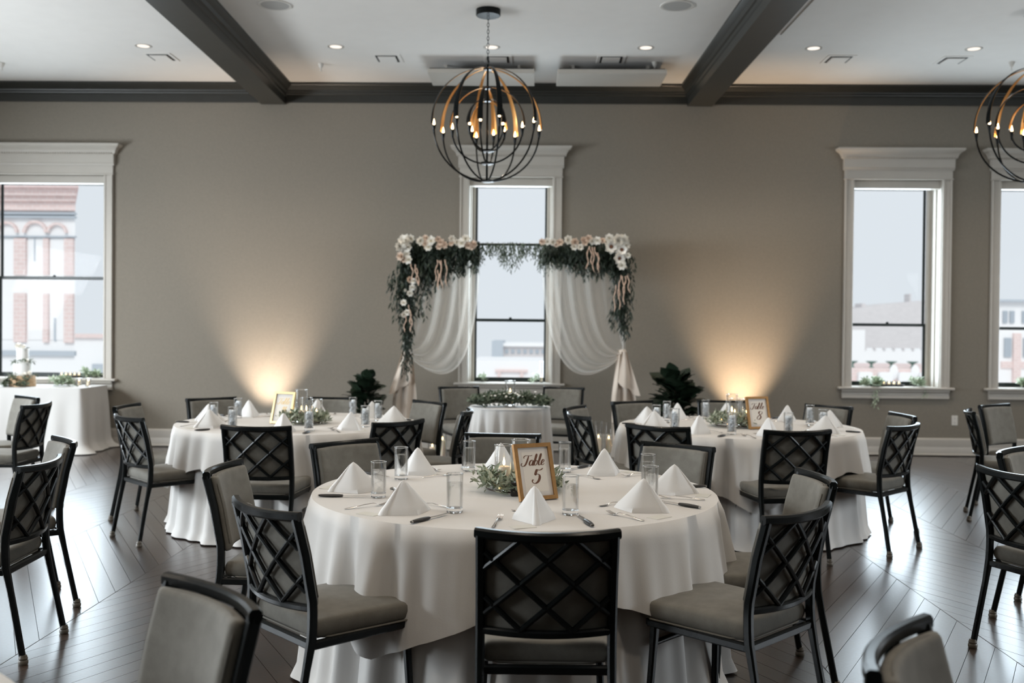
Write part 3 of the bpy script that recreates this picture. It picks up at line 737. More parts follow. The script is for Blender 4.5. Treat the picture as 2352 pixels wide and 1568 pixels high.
def foliage(mb, rng, pts, n, L, spread, zup=.5, wr=.38, lo=None):
    for p in pts:
        for _ in range(n):
            q = (p[0]+rng.gauss(0, spread), p[1]+rng.gauss(0, spread), max(p[2]+rng.gauss(0, spread*.55), (lo if lo is not None else -9)))
            d = Vector((rng.gauss(0, 1), rng.gauss(0, 1), rng.gauss(zup, .6)))
            l = L*rng.uniform(.6, 1.25)
            if lo is not None and q[2]+d.normalized().z*l < lo: d.z = abs(d.z)
            mb.leaf(q, d, (rng.gauss(0, .5), rng.gauss(0, .5), 1), l, l*wr)
def centrepiece(c, tn, seed, ring_r, vases):
    rg = random.Random(seed)
    w_ = thing('greenery_wreath', 'low grey-green leaf wreath around the candles on the %s' % tn, 'greenery', (c[0], c[1], CLZ), 0, 'table wreaths')
    mb = MB(); pts = [(ring_r*math.cos(a)*rg.uniform(.85, 1.15), ring_r*math.sin(a)*rg.uniform(.85, 1.15),     .026+rg.uniform(0, .045)) for a in [2*math.pi*k/26 for k in range(26)]]
    foliage(mb, rg, pts, 40, .046, .024, .75, .40, .002); stuff(mb.build('leaves', m_miller, w_))
    mb = MB(); mb.tube([(ring_r*math.cos(2*math.pi*k/24), ring_r*math.sin(2*math.pi*k/24), .012) for k in range(25)], .004, 6, False); mb.build('wreath_stem', m_stem, w_)
    s_ = thing('fairy_light_string', 'string of tiny warm fairy lights in the wreath on the %s' % tn, 'fairy lights', (c[0], c[1], CLZ), 0, 'fairy lights')
    pth = [((ring_r+.03*math.sin(5*a))*math.cos(a), (ring_r+.03*math.sin(5*a))*math.sin(a), .05+.02*math.sin(7*a)) for a in [2*math.pi*k/60 for k in range(61)]]
    mb = MB(); mb.tube(pth, .0007, 4, False); mb.build('wire', m_copper, s_)
    mb = MB(); mb.lathe([(0, -.0028), (.002, -.0018), (.0026, 0), (.002, .0018), (0, .0028)], 8); me = mb.mesh('bulb', m_fairy)
    for k in range(0, 60, 5): put('bulb', me, s_, pth[k])
    for i, (x, y, r, h, ch, pos) in enumerate(vases):
        cylinder_vase((c[0]+x, c[1]+y, CLZ), r, h, '%s clear glass cylinder around a candle on the %s' % (pos, tn), 'glass cylinders on tables')
        candle('c', (c[0]+x, c[1]+y, CLZ+.0125), r*.68, ch, 'cream pillar candle inside the %s glass cylinder on the %s' % (pos, tn), 'pillar candles on tables')
centrepiece((-.055, 4.53), 'front table', 1, .155, [(-.075, .0, .044, .205, .095, 'left'), (.02, -.02, .044, .205, .07, 'right'), (.0, .13, .044, .215, .085, 'rear')])
centrepiece((-1.74, 7.50), 'left rear table', 2, .14, [(-.04, .11, .045, .25, .075, 'tallest'), (.03, -.03, .045, .20, .085, 'middle'), (.10, .0, .045, .185, .06, 'shortest')])
centrepiece((1.55, 7.66), 'right rear table', 3, .15, [(-.03, -.02, .045, .25, .10, 'tallest'), (.02, .12, .045, .21, .07, 'rear'), (.085, -.01, .045, .215, .09, 'right')])
t = thing('battery_box', 'small black battery box behind the framed sign on the front table', 'battery box', (-.075, 4.36, CLZ), R_(10))
mb = MB(); mb.box(-.02, .02, -.012, .012, 0, .062, .003); mb.build('case', m_handle, t); mb = MB(); mb.box(-.006, .006, -.014, -.012, .045, .055, .0008); mb.build('switch', m_slot, t)

# ------------------------------------------------------------------ table signs with script lettering
def spline(P, n=8):
    out = []; Q = [P[0]]+list(P)+[P[-1]]
    for i in range(1, len(Q)-2):
        p0, p1, p2, p3 = Q[i-1:i+3]
        for k in range(n):
            t = k/n; out.append(tuple(.5*((2*b)+(-a+c)*t+(2*a-5*b+4*c-d)*t*t+(-a+3*b-3*c+d)*t**3) for a, b, c, d in zip(p0, p1, p2, p3)))
    out.append(tuple(P[-1])); return out
def stroke(mb, P, thick, thin, z):
    S_ = spline(P); n = len(S_); vs = []; fs = []
    for i, (x, y) in enumerate(S_):
        a = S_[max(i-1, 0)]; b = S_[min(i+1, n-1)]; dx, dy = b[0]-a[0], b[1]-a[1]; l = math.hypot(dx, dy) or 1; dx /= l; dy /= l
        down = abs(dx*.30+dy*.95); w_ = (thin+(thick-thin)*max(0, down-.35)/.65*(1 if dy < 0 else .35))/2*min(1, .45+4*min(i, n-1-i)/n)
        vs += [(x-dy*w_, y+dx*w_, z), (x+dy*w_, y-dx*w_, z)]
    for i in range(n-1): fs.append((2*i, 2*i+1, 2*i+3, 2*i+2))
    mb.add(vs, fs)
SH = lambda P, ox: [(x+ox+.30*y, y) for x, y in P]
GLY = {
 'T': [[(-.10, .62), (-.14, .75), (.0, .86), (.22, .86), (.48, .83), (.66, .88)], [(.32, .84), (.28, .6), (.20, .3), (.10, .08), (-.06, -.02), (-.22, .02), (-.30, .12), (-.26, .22), (-.17, .19)]],
 'a': [[(.34, .40), (.24, .46), (.08, .36), (.03, .16), (.10, .02), (.22, .06), (.33, .22), (.38, .44)], [(.38, .44), (.34, .2), (.35, .03), (.42, .02), (.52, .12)]],
 'b': [[(.0, .12), (.14, .45), (.22, .80), (.19, .96), (.12, .85), (.06, .5), (.04, .15), (.10, .02), (.22, .04), (.31, .2), (.27, .40), (.16, .42), (.09, .3)], [(.28, .38), (.36, .36), (.44, .40)]],
 'l': [[(.0, .12), (.14, .45), (.22, .82), (.20, .97), (.12, .85), (.06, .5), (.04, .12), (.10, .01), (.20, .05), (.28, .14)]],
 'e': [[(.02, .16), (.18, .22), (.28, .36), (.22, .46), (.10, .40), (.03, .2), (.08, .03), (.20, .02), (.34, .14)]],
 '5': [[(.20, .94), (.36, .88), (.52, .90), (.66, 1.0)], [(.20, .94), (.14, .74), (.10, .54)], [(.10, .54), (.26, .62), (.44, .54), (.50, .34), (.42, .10), (.22, -.02), (.04, .02), (-.06, .14), (-.02, .24), (.05, .20)]],
 '8': [[(.46, .90), (.30, .98), (.14, .90), (.12, .74), (.26, .58), (.42, .40), (.46, .20), (.36, .04), (.18, -.02), (.02, .06), (.0, .22), (.12, .40), (.30, .52), (.50, .66), (.56, .82), (.46, .92), (.36, .94)]],
 '1': [[(.02, .78), (.14, .88), (.22, 1.0), (.20, .6), (.18, .0)]],
}
def write(mb, text, cx, y, size, thick, z, adv):
    wd = sum(adv[c] for c in text); x = -wd/2
    for c in text:
        for st in GLY[c]:
            P = SH(st, 0); stroke(mb, [(cx+(px_+x)*size, y+py_*size) for px_, py_ in P], thick*size, thick*size*.26, z)
        x += adv[c]
ADV = {'T': .46, 'a': .46, 'b': .42, 'l': .28, 'e': .36, '5': .62, '8': .58, '1': .34}
def table_sign(loc, az, lean, num, label, mg, mi, Wd=.185, L=.245):
    t = thing('table_sign', label, 'sign', loc, 0, 'framed table signs')
    M_ = Matrix.Rotation(az, 4, 'Z') @ Matrix.Rotation(R_(90)-lean, 4, 'X'); t.rotation_euler = M_.to_euler()   # local x right, y up, z towards the reader
    b = .017; dp = .014; mb = MB(); h = Wd/2
    for q in ([(-h, 0), (h, 0), (h-b, b), (-h+b, b)], [(-h, L), (-h+b, L-b), (h-b, L-b), (h, L)], [(-h, 0), (-h+b, b), (-h+b, L-b), (-h, L)], [(h, 0), (h, L), (h-b, L-b), (h-b, b)]): mb.prism(q, -dp, .004, 'z')
    mb.build('frame', mg, t, angle=20)
    mb = MB(); mb.box(-h+.006, h-.006, .006, L-.006, -.010, -.004); mb.build('mat_board', m_mat, t, smooth=False)
    mb = MB(); q = .036; mb.box(-h+q, h-q, q, L-q, -.006, -.0034); mb.build('paper', m_paper, t, smooth=False)
    mb = MB(); write(mb, 'Table', 0, L*.61, .051, .15, -.0028, ADV); write(mb, num, 0, L*.30, .062 if len(num) == 1 else .058, .19, -.0028, ADV); mb.build('lettering', mi, t, smooth=False)
    mb = MB(); mb.box(-.02, .02, 0, .17, -.003, .0); st = mb.build('easel_leg', m_handle, t, smooth=False, loc=(0, .05, -dp)); st.rotation_euler = (R_(-24)-lean*.4, 0, 0)
p = at(1239, 1150, CLZ); table_sign((p.x, p.y, CLZ+.004), R_(30), R_(17), '5', 'gold-framed sign reading Table 5 on the front table', m_gold, m_ink)
p = at(1747, 986, CLZ); table_sign((p.x, p.y, CLZ+.004), R_(17), R_(15), '8', 'gold-framed sign reading Table 8 on the right rear table', m_gold, m_ink)
p = at(643, 974, CLZ); table_sign((p.x, p.y, CLZ+.004), R_(-22), R_(16), '11', 'pale gold-framed sign with glare on the left rear table', m_gold2, m_ink2)

# ------------------------------------------------------------------ chandeliers
def chandelier(loc, label, ceiling_drop):
    t = thing('orb_chandelier', label, 'chandelier', loc, 0, 'orb chandeliers')
    top = ceiling_drop                      # local z of the ceiling
    mb = MB(); mb.lathe([(0, 0), (.108, 0), (.114, .006), (.114, .056), (0, .056)], 36, (0, 0, top-.056)); mb.build('canopy', m_metal, t)
    mb = MB(); z = top-.056; k = 0
    while z > .535:
        a = k % 2*math.pi/2; c = [(math.cos(a)*.010*math.cos(q), math.sin(a)*.010*math.cos(q), z-.020+.020*math.sin(q)) for q in [2*math.pi*i/10 for i in range(11)]]
        mb.tube(c, .0026, 5, False); z -= .031; k += 1
    mb.build('chain', m_metal, t)
    mb = MB(); mb.tube([(0, 0, .535), (0, 0, -.525)], .0105, 10); mb.build('centre_rod', m_metal, t)
    mb = MB(); mb.lathe([(0, .56), (.012, .558), (.014, .53), (.03, .522), (.04, .505), (0, .50)], 18); mb.build('top_finial', m_metal, t)
    mb = MB(); mb.lathe([(0, 0), (.0065, .002), (.0102, .012), (.0092, .026), (.0045, .046), (0, .062)], 10); me_b = mb.mesh('bulb', m_bulb)
    mb = MB(); mb.lathe([(.006, -.078), (.010, -.06), (.019, -.006), (.0215, 0), (.017, .001), (0, -.004)], 14); me_c = mb.mesh('candle_cup', m_metal)
    spheres = [(.522, .0, 8, -75), (.353, -.005, 4, -98), (.238, -.005, 4, -46)]
    for R, dz, n, a0 in spheres:
        # strap: from the top hub down to the cup; rod: from the cup to the bottom hub
        mb = MB(); st = []; wd = []
        for i in range(17):
            f = i/16; el = R_(86)-f*R_(88); st.append((R*math.cos(el), 0, dz+R*math.sin(el))); wd.append(.018+.036*f**1.2)
        up = []
        vs = []; fs = []
        def strap(off, th):
            vs = []; fs = []
            for (x, y, z), w_ in zip(st, wd):
                l = math.hypot(x, z-dz) or 1; nx, nz = x/l, (z-dz)/l; c = .30*w_
                for q, e in ((-w_/2, -c), (0, 0), (w_/2, -c)):
                    for o in (off, off+th): vs.append((x+nx*(o+e*.6), q, z+nz*(o+e*.6)))
            for i in range(len(st)-1):
                a, b = i*6, i*6+6
                for k in (0, 2): fs += [(a+k, a+k+2, b+k+2, b+k), (a+k+1, b+k+1, b+k+3, a+k+3)]
                fs += [(a, b, b+1, a+1), (a+4, a+5, b+5, b+4)]
            e = (len(st)-1)*6; fs += [(0, 1, 3, 2), (2, 3, 5, 4), (e, e+2, e+3, e+1), (e+2, e+4, e+5, e+3)]
            m_ = MB(); m_.add(vs, fs); return m_
        m1 = strap(.0, .004); rod = []
        for i in range(15):
            f = i/14; el = -R_(6)-f*R_(82); rr = R-.022*(1-f)**3; rod.append((rr*math.cos(el), 0, dz+R*math.sin(el)))
        m1.tube(rod, .0082, 7); me_arm = m1.mesh('arm', m_metal, angle=50); me_l = strap(-.0012, .0011).mesh('copper_lining', m_copper, angle=50)
        for k in range(n):
            a = put('arm', me_arm, t, (0, 0, 0), (0, 0, R_(a0+360/n*k)))
            put('copper_lining', me_l, a); put('candle_cup', me_c, a, (R-.024, 0, dz-.030)); put('bulb', me_b, a, (R-.024, 0, dz-.032))
        mb = MB(); mb.lathe([(0, -.006), (.052, -.006), (.062, .0), (.058, .012), (.0, .016)], 26, (0, 0, dz-R)); hb = mb.build('bottom_hub', m_metal, t)
        mb = MB(); mb.lathe([(0, -.012), (.040, -.010), (.050, -.0062), (0, -.0061)], 24, (0, 0, dz-R)); mb.build('pale_hub_plate', m_hub, hb)
        mb = MB(); mb.lathe([(0, -.008), (.034, -.006), (.040, .0), (.030, .012), (.0, .014)], 22, (0, 0, dz+R-.012)); mb.build('top_hub', m_metal, t)
    return t
chandelier((-.45, 9.24, 3.38), 'black orb chandelier with copper-lined ribs hanging over the front of the couple\'s table', CZ-3.38)
chandelier((4.56, 9.20, 3.40), 'orb chandelier cut by the right frame edge', CZ-3.40)

# ------------------------------------------------------------------ ceiling fixtures
def place(me_parts, name, loc, label, cat, group):
    t = thing(name, label, cat, loc, 0, group)
    for nm, me in me_parts: put(nm, me, t)
    return t
mb = MB(); mb.lathe([(.062, 0), (.085, -.004), (.088, 0), (.062, .0)], 30); a = mb.mesh('trim_ring', m_white)
mb = MB(); mb.lathe([(0, -.001), (.062, -.001), (.063, -.003), (.0, -.003)], 24); b = mb.mesh('lens', m_lamp)
DOWN = [(x, y) for y in (10.46, 6.6, 2.7) for x in (-6.1, -4.15, -2.11, -.47, 1.14, 2.88, 4.53, 6.3)]
names = {-4.15: 'leftmost in the back row, left of the left beam', -2.11: 'just right of the left beam in the back row', -.47: 'behind the chandelier chain in the back row', 1.14: 'just left of the right beam in the back row', 2.88: 'just right of the right beam in the back row', 4.53: 'rightmost in the back row'}
for x, y in DOWN:
    if y > 8 and x in names: place([('trim_ring', a), ('lens', b)], 'downlight', (x, y, CZ), 'recessed round downlight, %s' % names[x], 'ceiling light', 'recessed downlights')
    light('downlight_lamp', 'SPOT', (x, y, CZ-.03), DOWN_W, DOWN_COL, spot_size=R_(125), spot_blend=.9, shadow_soft_size=.07)
mb = MB(); mb.box(-.155, .155, -.165, .165, -.006, 0, .003); a = mb.mesh('flange', m_ceil, angle=20)
mb = MB()
for q in ((-.118, .118, -.128, -.108), (-.118, -.098, -.128, .128), (.098, .118, -.128, .128), (-.118, .118, .108, .128)): mb.box(q[0], q[1], q[2], q[3], -.0075, -.0055)
b = mb.mesh('slot', m_slot, smooth=False)
mb = MB(); mb.box(-.095, .095, -.105, .105, -.016, -.012, .002); mb.box(-.01, .01, -.01, .01, -.012, 0); c = mb.mesh('centre_plate', m_ceil, angle=20)
for (x, y), lab in zip([(-4.12, 10.88), (-1.63, 10.9), (-.42, 10.92), (.81, 10.91), (3.26, 10.87), (4.49, 10.89)], ['left of the left beam', 'nearest the left beam in the middle bay', 'behind the chandelier', 'between the chandelier and the right beam', 'nearest the right beam in the right bay', 'rightmost, before the second chandelier']):
    place([('flange', a), ('slot', b), ('centre_plate', c)], 'air_vent', (x, y, CZ), 'square white ceiling air vent, %s' % lab, 'vent', 'ceiling vents')
m_grille = mat('speaker_grille', (.42,.41,.39), .7)
mb = MB(); mb.lathe([(.128, -.006), (.15, -.007), (.157, -.001), (.157, 0), (.128, 0)], 36); a = mb.mesh('rim', m_plastic)
mb = MB(); mb.lathe([(0, -.005), (.128, -.0055), (.13, -.001), (0, -.001)], 36); b = mb.mesh('grille', m_grille)
place([('rim', a), ('grille', b)], 'ceiling_speaker', (-2.4, 9.11, CZ), 'round grey ceiling speaker beside the left beam', 'speaker', 'ceiling speakers')
place([('rim', a), ('grille', b)], 'ceiling_speaker', (1.27, 9.10, CZ), 'round grey ceiling speaker beside the right beam', 'speaker', 'ceiling speakers')
mb = MB(); mb.lathe([(.03, 0), (.032, -.004), (.018, -.045), (.012, -.05), (0, -.05)], 18); a = mb.mesh('cup', m_plastic)
mb = MB(); mb.lathe([(0, -.048), (.006, -.05), (.006, -.075), (.014, -.082), (.014, -.085), (0, -.086)], 12); b = mb.mesh('nozzle', m_plastic)
for x, y, l in ((-6.03, 11.15, 'at the left frame edge'), (-2.41, 11.13, 'right of the left beam'), (1.30, 11.02, 'in front of the right hanging panel'), (5.16, 10.97, 'above the second chandelier')):
    place([('cup', a), ('nozzle', b)], 'fire_sprinkler', (x, y, CZ), 'small white ceiling sprinkler %s' % l, 'sprinkler', 'ceiling sprinklers')
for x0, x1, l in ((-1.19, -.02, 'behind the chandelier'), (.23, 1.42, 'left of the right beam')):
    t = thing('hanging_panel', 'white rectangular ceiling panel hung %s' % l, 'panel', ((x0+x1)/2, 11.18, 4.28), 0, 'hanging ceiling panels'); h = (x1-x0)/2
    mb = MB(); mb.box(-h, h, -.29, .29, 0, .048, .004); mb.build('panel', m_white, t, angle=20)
    mb = MB(); mb.box(-h+.02, h-.02, -.26, .28, .0485, .062); mb.build('gap_shadow', m_slot, t, smooth=False)  # dark board standing in for the shadow in the gap above the panel
    for s in (-1, 1):
        mb = MB(); mb.box(s*h*.7-.015, s*h*.7+.015, -.015, .015, .06, CZ-4.28); mb.build('hanger', m_white, t, smooth=False)

# ------------------------------------------------------------------ uplights
for x, l, upc, upw in ((-3.24, 'left', (1.0, .82, .66), 300), (2.52, 'right', (1.0, .74, .50), 330)):
    t = thing('uplight', 'small black floor uplight washing the wall behind the %s rear table' % l, 'uplight', (x, 11.75, 0), 0, 'floor uplights')
    mb = MB(); mb.lathe([(0, 0), (.06, 0), (.065, .01), (.06, .02), (.055, .10), (.05, .10), (.046, .07), (0, .07)], 20); mb.build('housing', m_metal, t)
    mb = MB(); mb.lathe([(0, .072), (.045, .072), (.046, .076), (0, .076)], 18); mb.build('lens', m_lamp, t)
    light('uplight_lamp', 'SPOT', (x, 11.75, .12), upw, upc, spot_size=R_(66), spot_blend=1.0, shadow_soft_size=.04, rot=(R_(180-15), 0, 0))

# ------------------------------------------------------------------ wedding arch, drapes, floral garland
AY = 11.45; AXL, AXR, AZ = -1.49, 1.035, 2.46
t = thing('wedding_arch', 'square metal wedding arch carrying the flowers and drapes before the centre window', 'arch', (0, AY, 0))
for x in (AXL, AXR):
    mb = MB(); mb.tube([(x, 0, 0), (x, 0, AZ)], .02, 10); mb.build('post', m_white, t); mb = MB(); mb.box(x-.03, x+.03, -.2, .2, 0, .012, .003); mb.build('foot_plate', m_white, t)
mb = MB(); mb.tube([(AXL-.02, 0, AZ), (AXR+.02, 0, AZ)], .016, 10); mb.build('crossbar', m_sash, t)
def bez(a, b, c, d, t): s = 1-t; return tuple(a[i]*s**3+3*b[i]*s*s*t+3*c[i]*s*t*t+d[i]*t**3 for i in range(3))
def drape(side, xi, xo, tie, label):
    o = thing('sheer_drape', label, 'drape', (0, AY, 0), 0, 'sheer drapes on the arch')
    s = side
    def fn(u, v):
        # u: 0 inner edge .. 1 outer edge ; v along the fall
        x = xi+(xo-xi)*u; T = (x, 0, AZ); k = (1-u)
        e = k**1.15
        C1 = (x+s*.02*k, 0, AZ-.55-.62*k); C2 = (tie[0]-s*(.05+.62*e), 0, tie[2]+.30-.95*e)
        Pt = (tie[0]-s*.02*k, 0, tie[2]+.05-.10*e)
        p = bez(T, C1, C2, Pt, v)
        am = (.014+.022*k)*(1-v)**.5*min(1, v*6+.25)+.006
        f = math.sin(2*math.pi*(5.5*u+.15*math.sin(6*u)))*am+math.sin(2*math.pi*3.2*u+1)*.012
        dz = .010*math.sin(2*math.pi*5.5*u+1.2)*math.sin(math.pi*v)
        return (p[0], -.035+f*.9-.02*math.sin(math.pi*v), p[2]+dz)
    mb = MB(); mb.grid(fn, 110, 44); mb.build('swag', m_sheer, o, angle=180)
    def tail(u, v):
        z = tie[2]+.03-v*(tie[2]+.015); wd = .035+.13*min(1, v*2.2)**.8; c = tie[0]-s*.03+s*.045*math.sin(v*2)
        return (c+(u-.5)*wd*1.7, -.04+.028*math.sin(2*math.pi*(2.3*u+.25*math.sin(3*v))+1.5*v)*(.4+.6*min(1, v*3)), z)
    mb = MB(); mb.grid(tail, 46, 22); mb.build('tail', m_voile, o, angle=180)
    def flap(u, v):
        z = tie[2]+.01-v*(.34+.16*u if s > 0 else .34+.16*(1-u))-.03*abs(math.sin(2*math.pi*u))*v; c = tie[0]+s*(.0+.06*v)+(u-.5)*(.06+.20*v)
        return (c, -.085+.026*math.sin(2*math.pi*1.4*u+2*v), z)
    mb = MB(); mb.grid(flap, 34, 14); mb.build('tail_flap', m_voile, o, angle=180)
    mb = MB(); mb.lathe([(.028, -.03), (.042, -.015), (.045, .01), (.034, .03), (.026, .035)], 16, (tie[0]-s*.01, -.03, tie[2])); mb.build('knot', m_voile, o)
drape(1, .075, 1.0, (1.03, 0, 1.235), 'sheer ivory drape tied back on the right arch post')
drape(-1, -.62, -1.45, (-1.47, 0, 1.225), 'sheer ivory drape tied back on the left arch post')
g = thing('floral_garland', 'garland of ivory and blush flowers with hanging greenery along the arch', 'garland', (0, AY-.03, 0))
rg = random.Random(21)
def strand(mb, x, y, z, L, lf, dens, sway):
    n = int(L/dens); ax, ay = rg.gauss(0, sway), rg.gauss(0, sway*.7)
    for i in range(n):
        f = i/max(1, n); p = (x+ax*f+rg.gauss(0, .006), y+ay*f-.02*f, z-L*f)
        a = rg.uniform(0, 6.28); d = (math.cos(a)*.75, math.sin(a)*.75, -1.0-.5*rg.random())
        mb.leaf(p, d, (math.cos(a+1), math.sin(a+1), .4), lf*rg.uniform(.7, 1.25), lf*.30)
mb = MB()
for k in range(260):
    x = rg.uniform(AXL+.02, -.64); env = .27+.20*math.exp(-((x+1.15)/.22)**2)
    strand(mb, x, rg.uniform(-.10, .03), AZ+rg.uniform(-.05, .05), env*rg.uniform(.35, 1.15), .075, .020, .03)
for k in range(250):
    x = rg.uniform(.12, AXR-.02); env = .22+.12*math.exp(-((x-.62)/.2)**2)+.10*math.exp(-((x-.9)/.12)**2)
    strand(mb, x, rg.uniform(-.10, .03), AZ+rg.uniform(-.05, .05), env*rg.uniform(.35, 1.15), .075, .020, .03)
for k in range(170):
    z = rg.uniform(1.50, 2.40); wdt = .06+.05*math.sin(z*7)
    strand(mb, AXL+.04+rg.gauss(0, wdt), rg.uniform(-.10, .0), z, rg.uniform(.15, .34), .07, .022, .03)
for k in range(26):
    z = rg.uniform(1.06, 1.45); strand(mb, AXL+.055+rg.gauss(0, .028), rg.uniform(-.13, -.08), z, rg.uniform(.10, .2), .06, .022, .02)
for k in range(120):
    z = rg.uniform(1.62, 2.40); strand(mb, AXR-.04+rg.gauss(0, .055), rg.uniform(-.10, .0), z, rg.uniform(.12, .26), .07, .022, .03)
stuff(mb.build('dense_greenery', m_ruscus, g, angle=60))
mb = MB()
for k in range(200):
    x = rg.uniform(-.80, .24); env = .11+.11*(.5+.5*math.cos((x+.28)*15))+.22*max(0, abs(x+.28)-.30)
    strand(mb, x, rg.uniform(-.06, .03), AZ+rg.uniform(-.02, .03), env*rg.uniform(.6, 1.5), .045, .020, .03)
stuff(mb.build('light_greenery', m_willow, g, angle=60))
def bloom_mesh(name, R, rings, mat_, open_=.5, centre=None):
    """flower facing -Y"""
    mb = MB(); q = random.Random(len(name))
    for j, (n, rr, tilt, sz) in enumerate(rings):
        for k in range(n):
            a = 2*math.pi*(k+.5*(j % 2))/n+q.uniform(-.12, .12)
            def fn(u, v, a=a, rr=rr, tilt=tilt, sz=sz):
                w_ = math.sin(math.pi*min(1, .12+.88*v)**.75)*.5+.18*(v < .05)
                rad = R*(rr*.3+sz*v*math.cos(tilt)); hgt = R*sz*(v*math.sin(tilt)+.20*v*v*(.5-open_)*2)
                tw = (u-.5)*w_*sz*R*2.3; cup = abs(u-.5)*2*.18*R*sz
                return (rad*math.cos(a)-tw*math.sin(a), -(hgt+cup)-.1*R, rad*math.sin(a)+tw*math.cos(a))
            mb.grid(fn, 5, 5)
    me = mb.mesh(name, mat_, angle=180); return me
RB = [(7, .5, .25, .95), (6, .35, .75, .75), (5, .2, 1.15, .6), (3, .1, 1.4, .5)]
ME_F = {'ivory': bloom_mesh('ivory_rose', 1, RB, m_rose), 'blush': bloom_mesh('blush_rose', 1, RB, m_blush),
        'peony': bloom_mesh('peony', 1, [(9, .5, .1, 1.0), (9, .4, .5, .9), (8, .3, .85, .8), (6, .2, 1.15, .7), (4, .1, 1.4, .55)], m_rose),
        'anemone': bloom_mesh('anemone', 1, [(7, .4, .15, 1.0), (6, .3, .45, .85)], m_rose)}
mb = MB(); mb.lathe([(0, .0), (.20, .02), (.30, .10), (.22, .22), (0, .28)], 14)
for i, p in enumerate(mb.v): mb.v[i] = (p[0], -p[2]-.12, p[1])
ME_CEN = mb.mesh('flower_centre', m_centre); ME_CEN2 = mb.mesh('pale_flower_centre', m_lemon)
def flower(px_, py_, rpx, kind):
    d = CF+CR*((px_-1176)/FPX)+CU*((784-py_)/FPX); y = AY-.20; tt = y/d.y
    x, z = d.x*tt, CAM_H+d.z*tt; R = rpx*11.3/FPX
    o = put({'ivory': 'ivory_rose', 'blush': 'blush_rose', 'peony': 'peony', 'anemone': 'anemone'}[kind], ME_F[kind], g, (x, y-(AY-.03)+.02, z), (rg.uniform(-.3, .3), rg.uniform(0, 6.28), rg.uniform(-.4, .4)))
    o.scale = (R, R, R)
    if kind in ('anemone',): put('flower_centre', ME_CEN, o)
    elif kind == 'ivory': put('flower_centre', ME_CEN2, o)
for f in [(930,555,16,'peony'),(918,566,12,'peony'),(944,548,10,'ivory'),(938,567,10,'ivory'),(921,588,11,'blush'),(934,582,9,'ivory'),(938,596,11,'ivory'),(928,597,7,'blush'),(965,553,11,'ivory'),(978,546,8,'blush'),(977,560,8,'blush'),
          (990,553,12,'ivory'),(984,567,10,'ivory'),(1006,549,8,'blush'),(1013,556,9,'blush'),(1021,562,9,'blush'),(1009,566,8,'blush'),(1036,548,9,'ivory'),(1037,559,7,'blush'),(1048,556,8,'ivory'),(1060,558,12,'ivory'),(1069,548,10,'ivory'),(1076,563,9,'blush'),(1090,560,10,'blush'),(1084,568,7,'blush'),
          (940,642,8,'blush'),(949,645,8,'ivory'),(947,659,8,'ivory'),(941,673,8,'ivory'),(930,666,4,'ivory'),(927,695,8,'ivory'),(935,717,8,'ivory'),(926,723,7,'ivory'),
          (1246,555,8,'blush'),(1258,555,9,'ivory'),(1270,556,9,'ivory'),(1278,562,6,'blush'),(1287,556,9,'blush'),(1304,551,11,'ivory'),(1320,556,10,'blush'),(1319,566,9,'ivory'),(1333,567,8,'ivory'),(1339,551,8,'blush'),(1345,557,8,'blush'),(1353,547,9,'blush'),(1360,553,9,'ivory'),(1373,552,10,'ivory'),(1384,553,8,'blush'),
          (1403,566,16,'anemone'),(1400,546,11,'ivory'),(1420,552,15,'peony'),(1433,550,13,'peony'),(1428,573,14,'anemone'),(1422,593,14,'anemone'),(1429,609,11,'ivory'),(1443,586,7,'ivory'),(1439,563,9,'ivory')]: flower(*f)
def am_strand(px_, py_, L, dx):
    d = CF+CR*((px_-1176)/FPX)+CU*((784-py_)/FPX); y = AY-.22; tt = y/d.y; x, z = d.x*tt, CAM_H+d.z*tt; ph = rg.uniform(0, 6)
    mb = MB(); mb.tube([(x+dx*(i/11)+.010*math.sin(ph+i*.8), y-(AY-.03)+.004*math.sin(i), z-L*(i/11)) for i in range(12)], [.0062+.002*math.sin(i*2.3) for i in range(11)]+[.003], 7); mb.build('amaranth_strand', m_amar, g)
for q in [(1004,597,.24,-.02),(1010,598,.32,.03),(1015,598,.33,-.05),(1024,596,.30,.01),(1007,620,.22,.0),(945,606,.18,.02),(952,607,.24,.06),(957,615,.20,.01),(940,700,.22,.02),(946,722,.2,-.01),(932,726,.18,-.02),(1352,565,.26,-.02),(1356,567,.20,.02),(1362,567,.28,.01),(1366,567,.24,.06),(1374,580,.22,.0),(1425,632,.26,-.02),(1431,634,.32,.02),(1437,634,.24,-.03),(1442,632,.2,.02),(1413,655,.30,-.01),(1420,650,.3,.02)]: am_strand(*q)

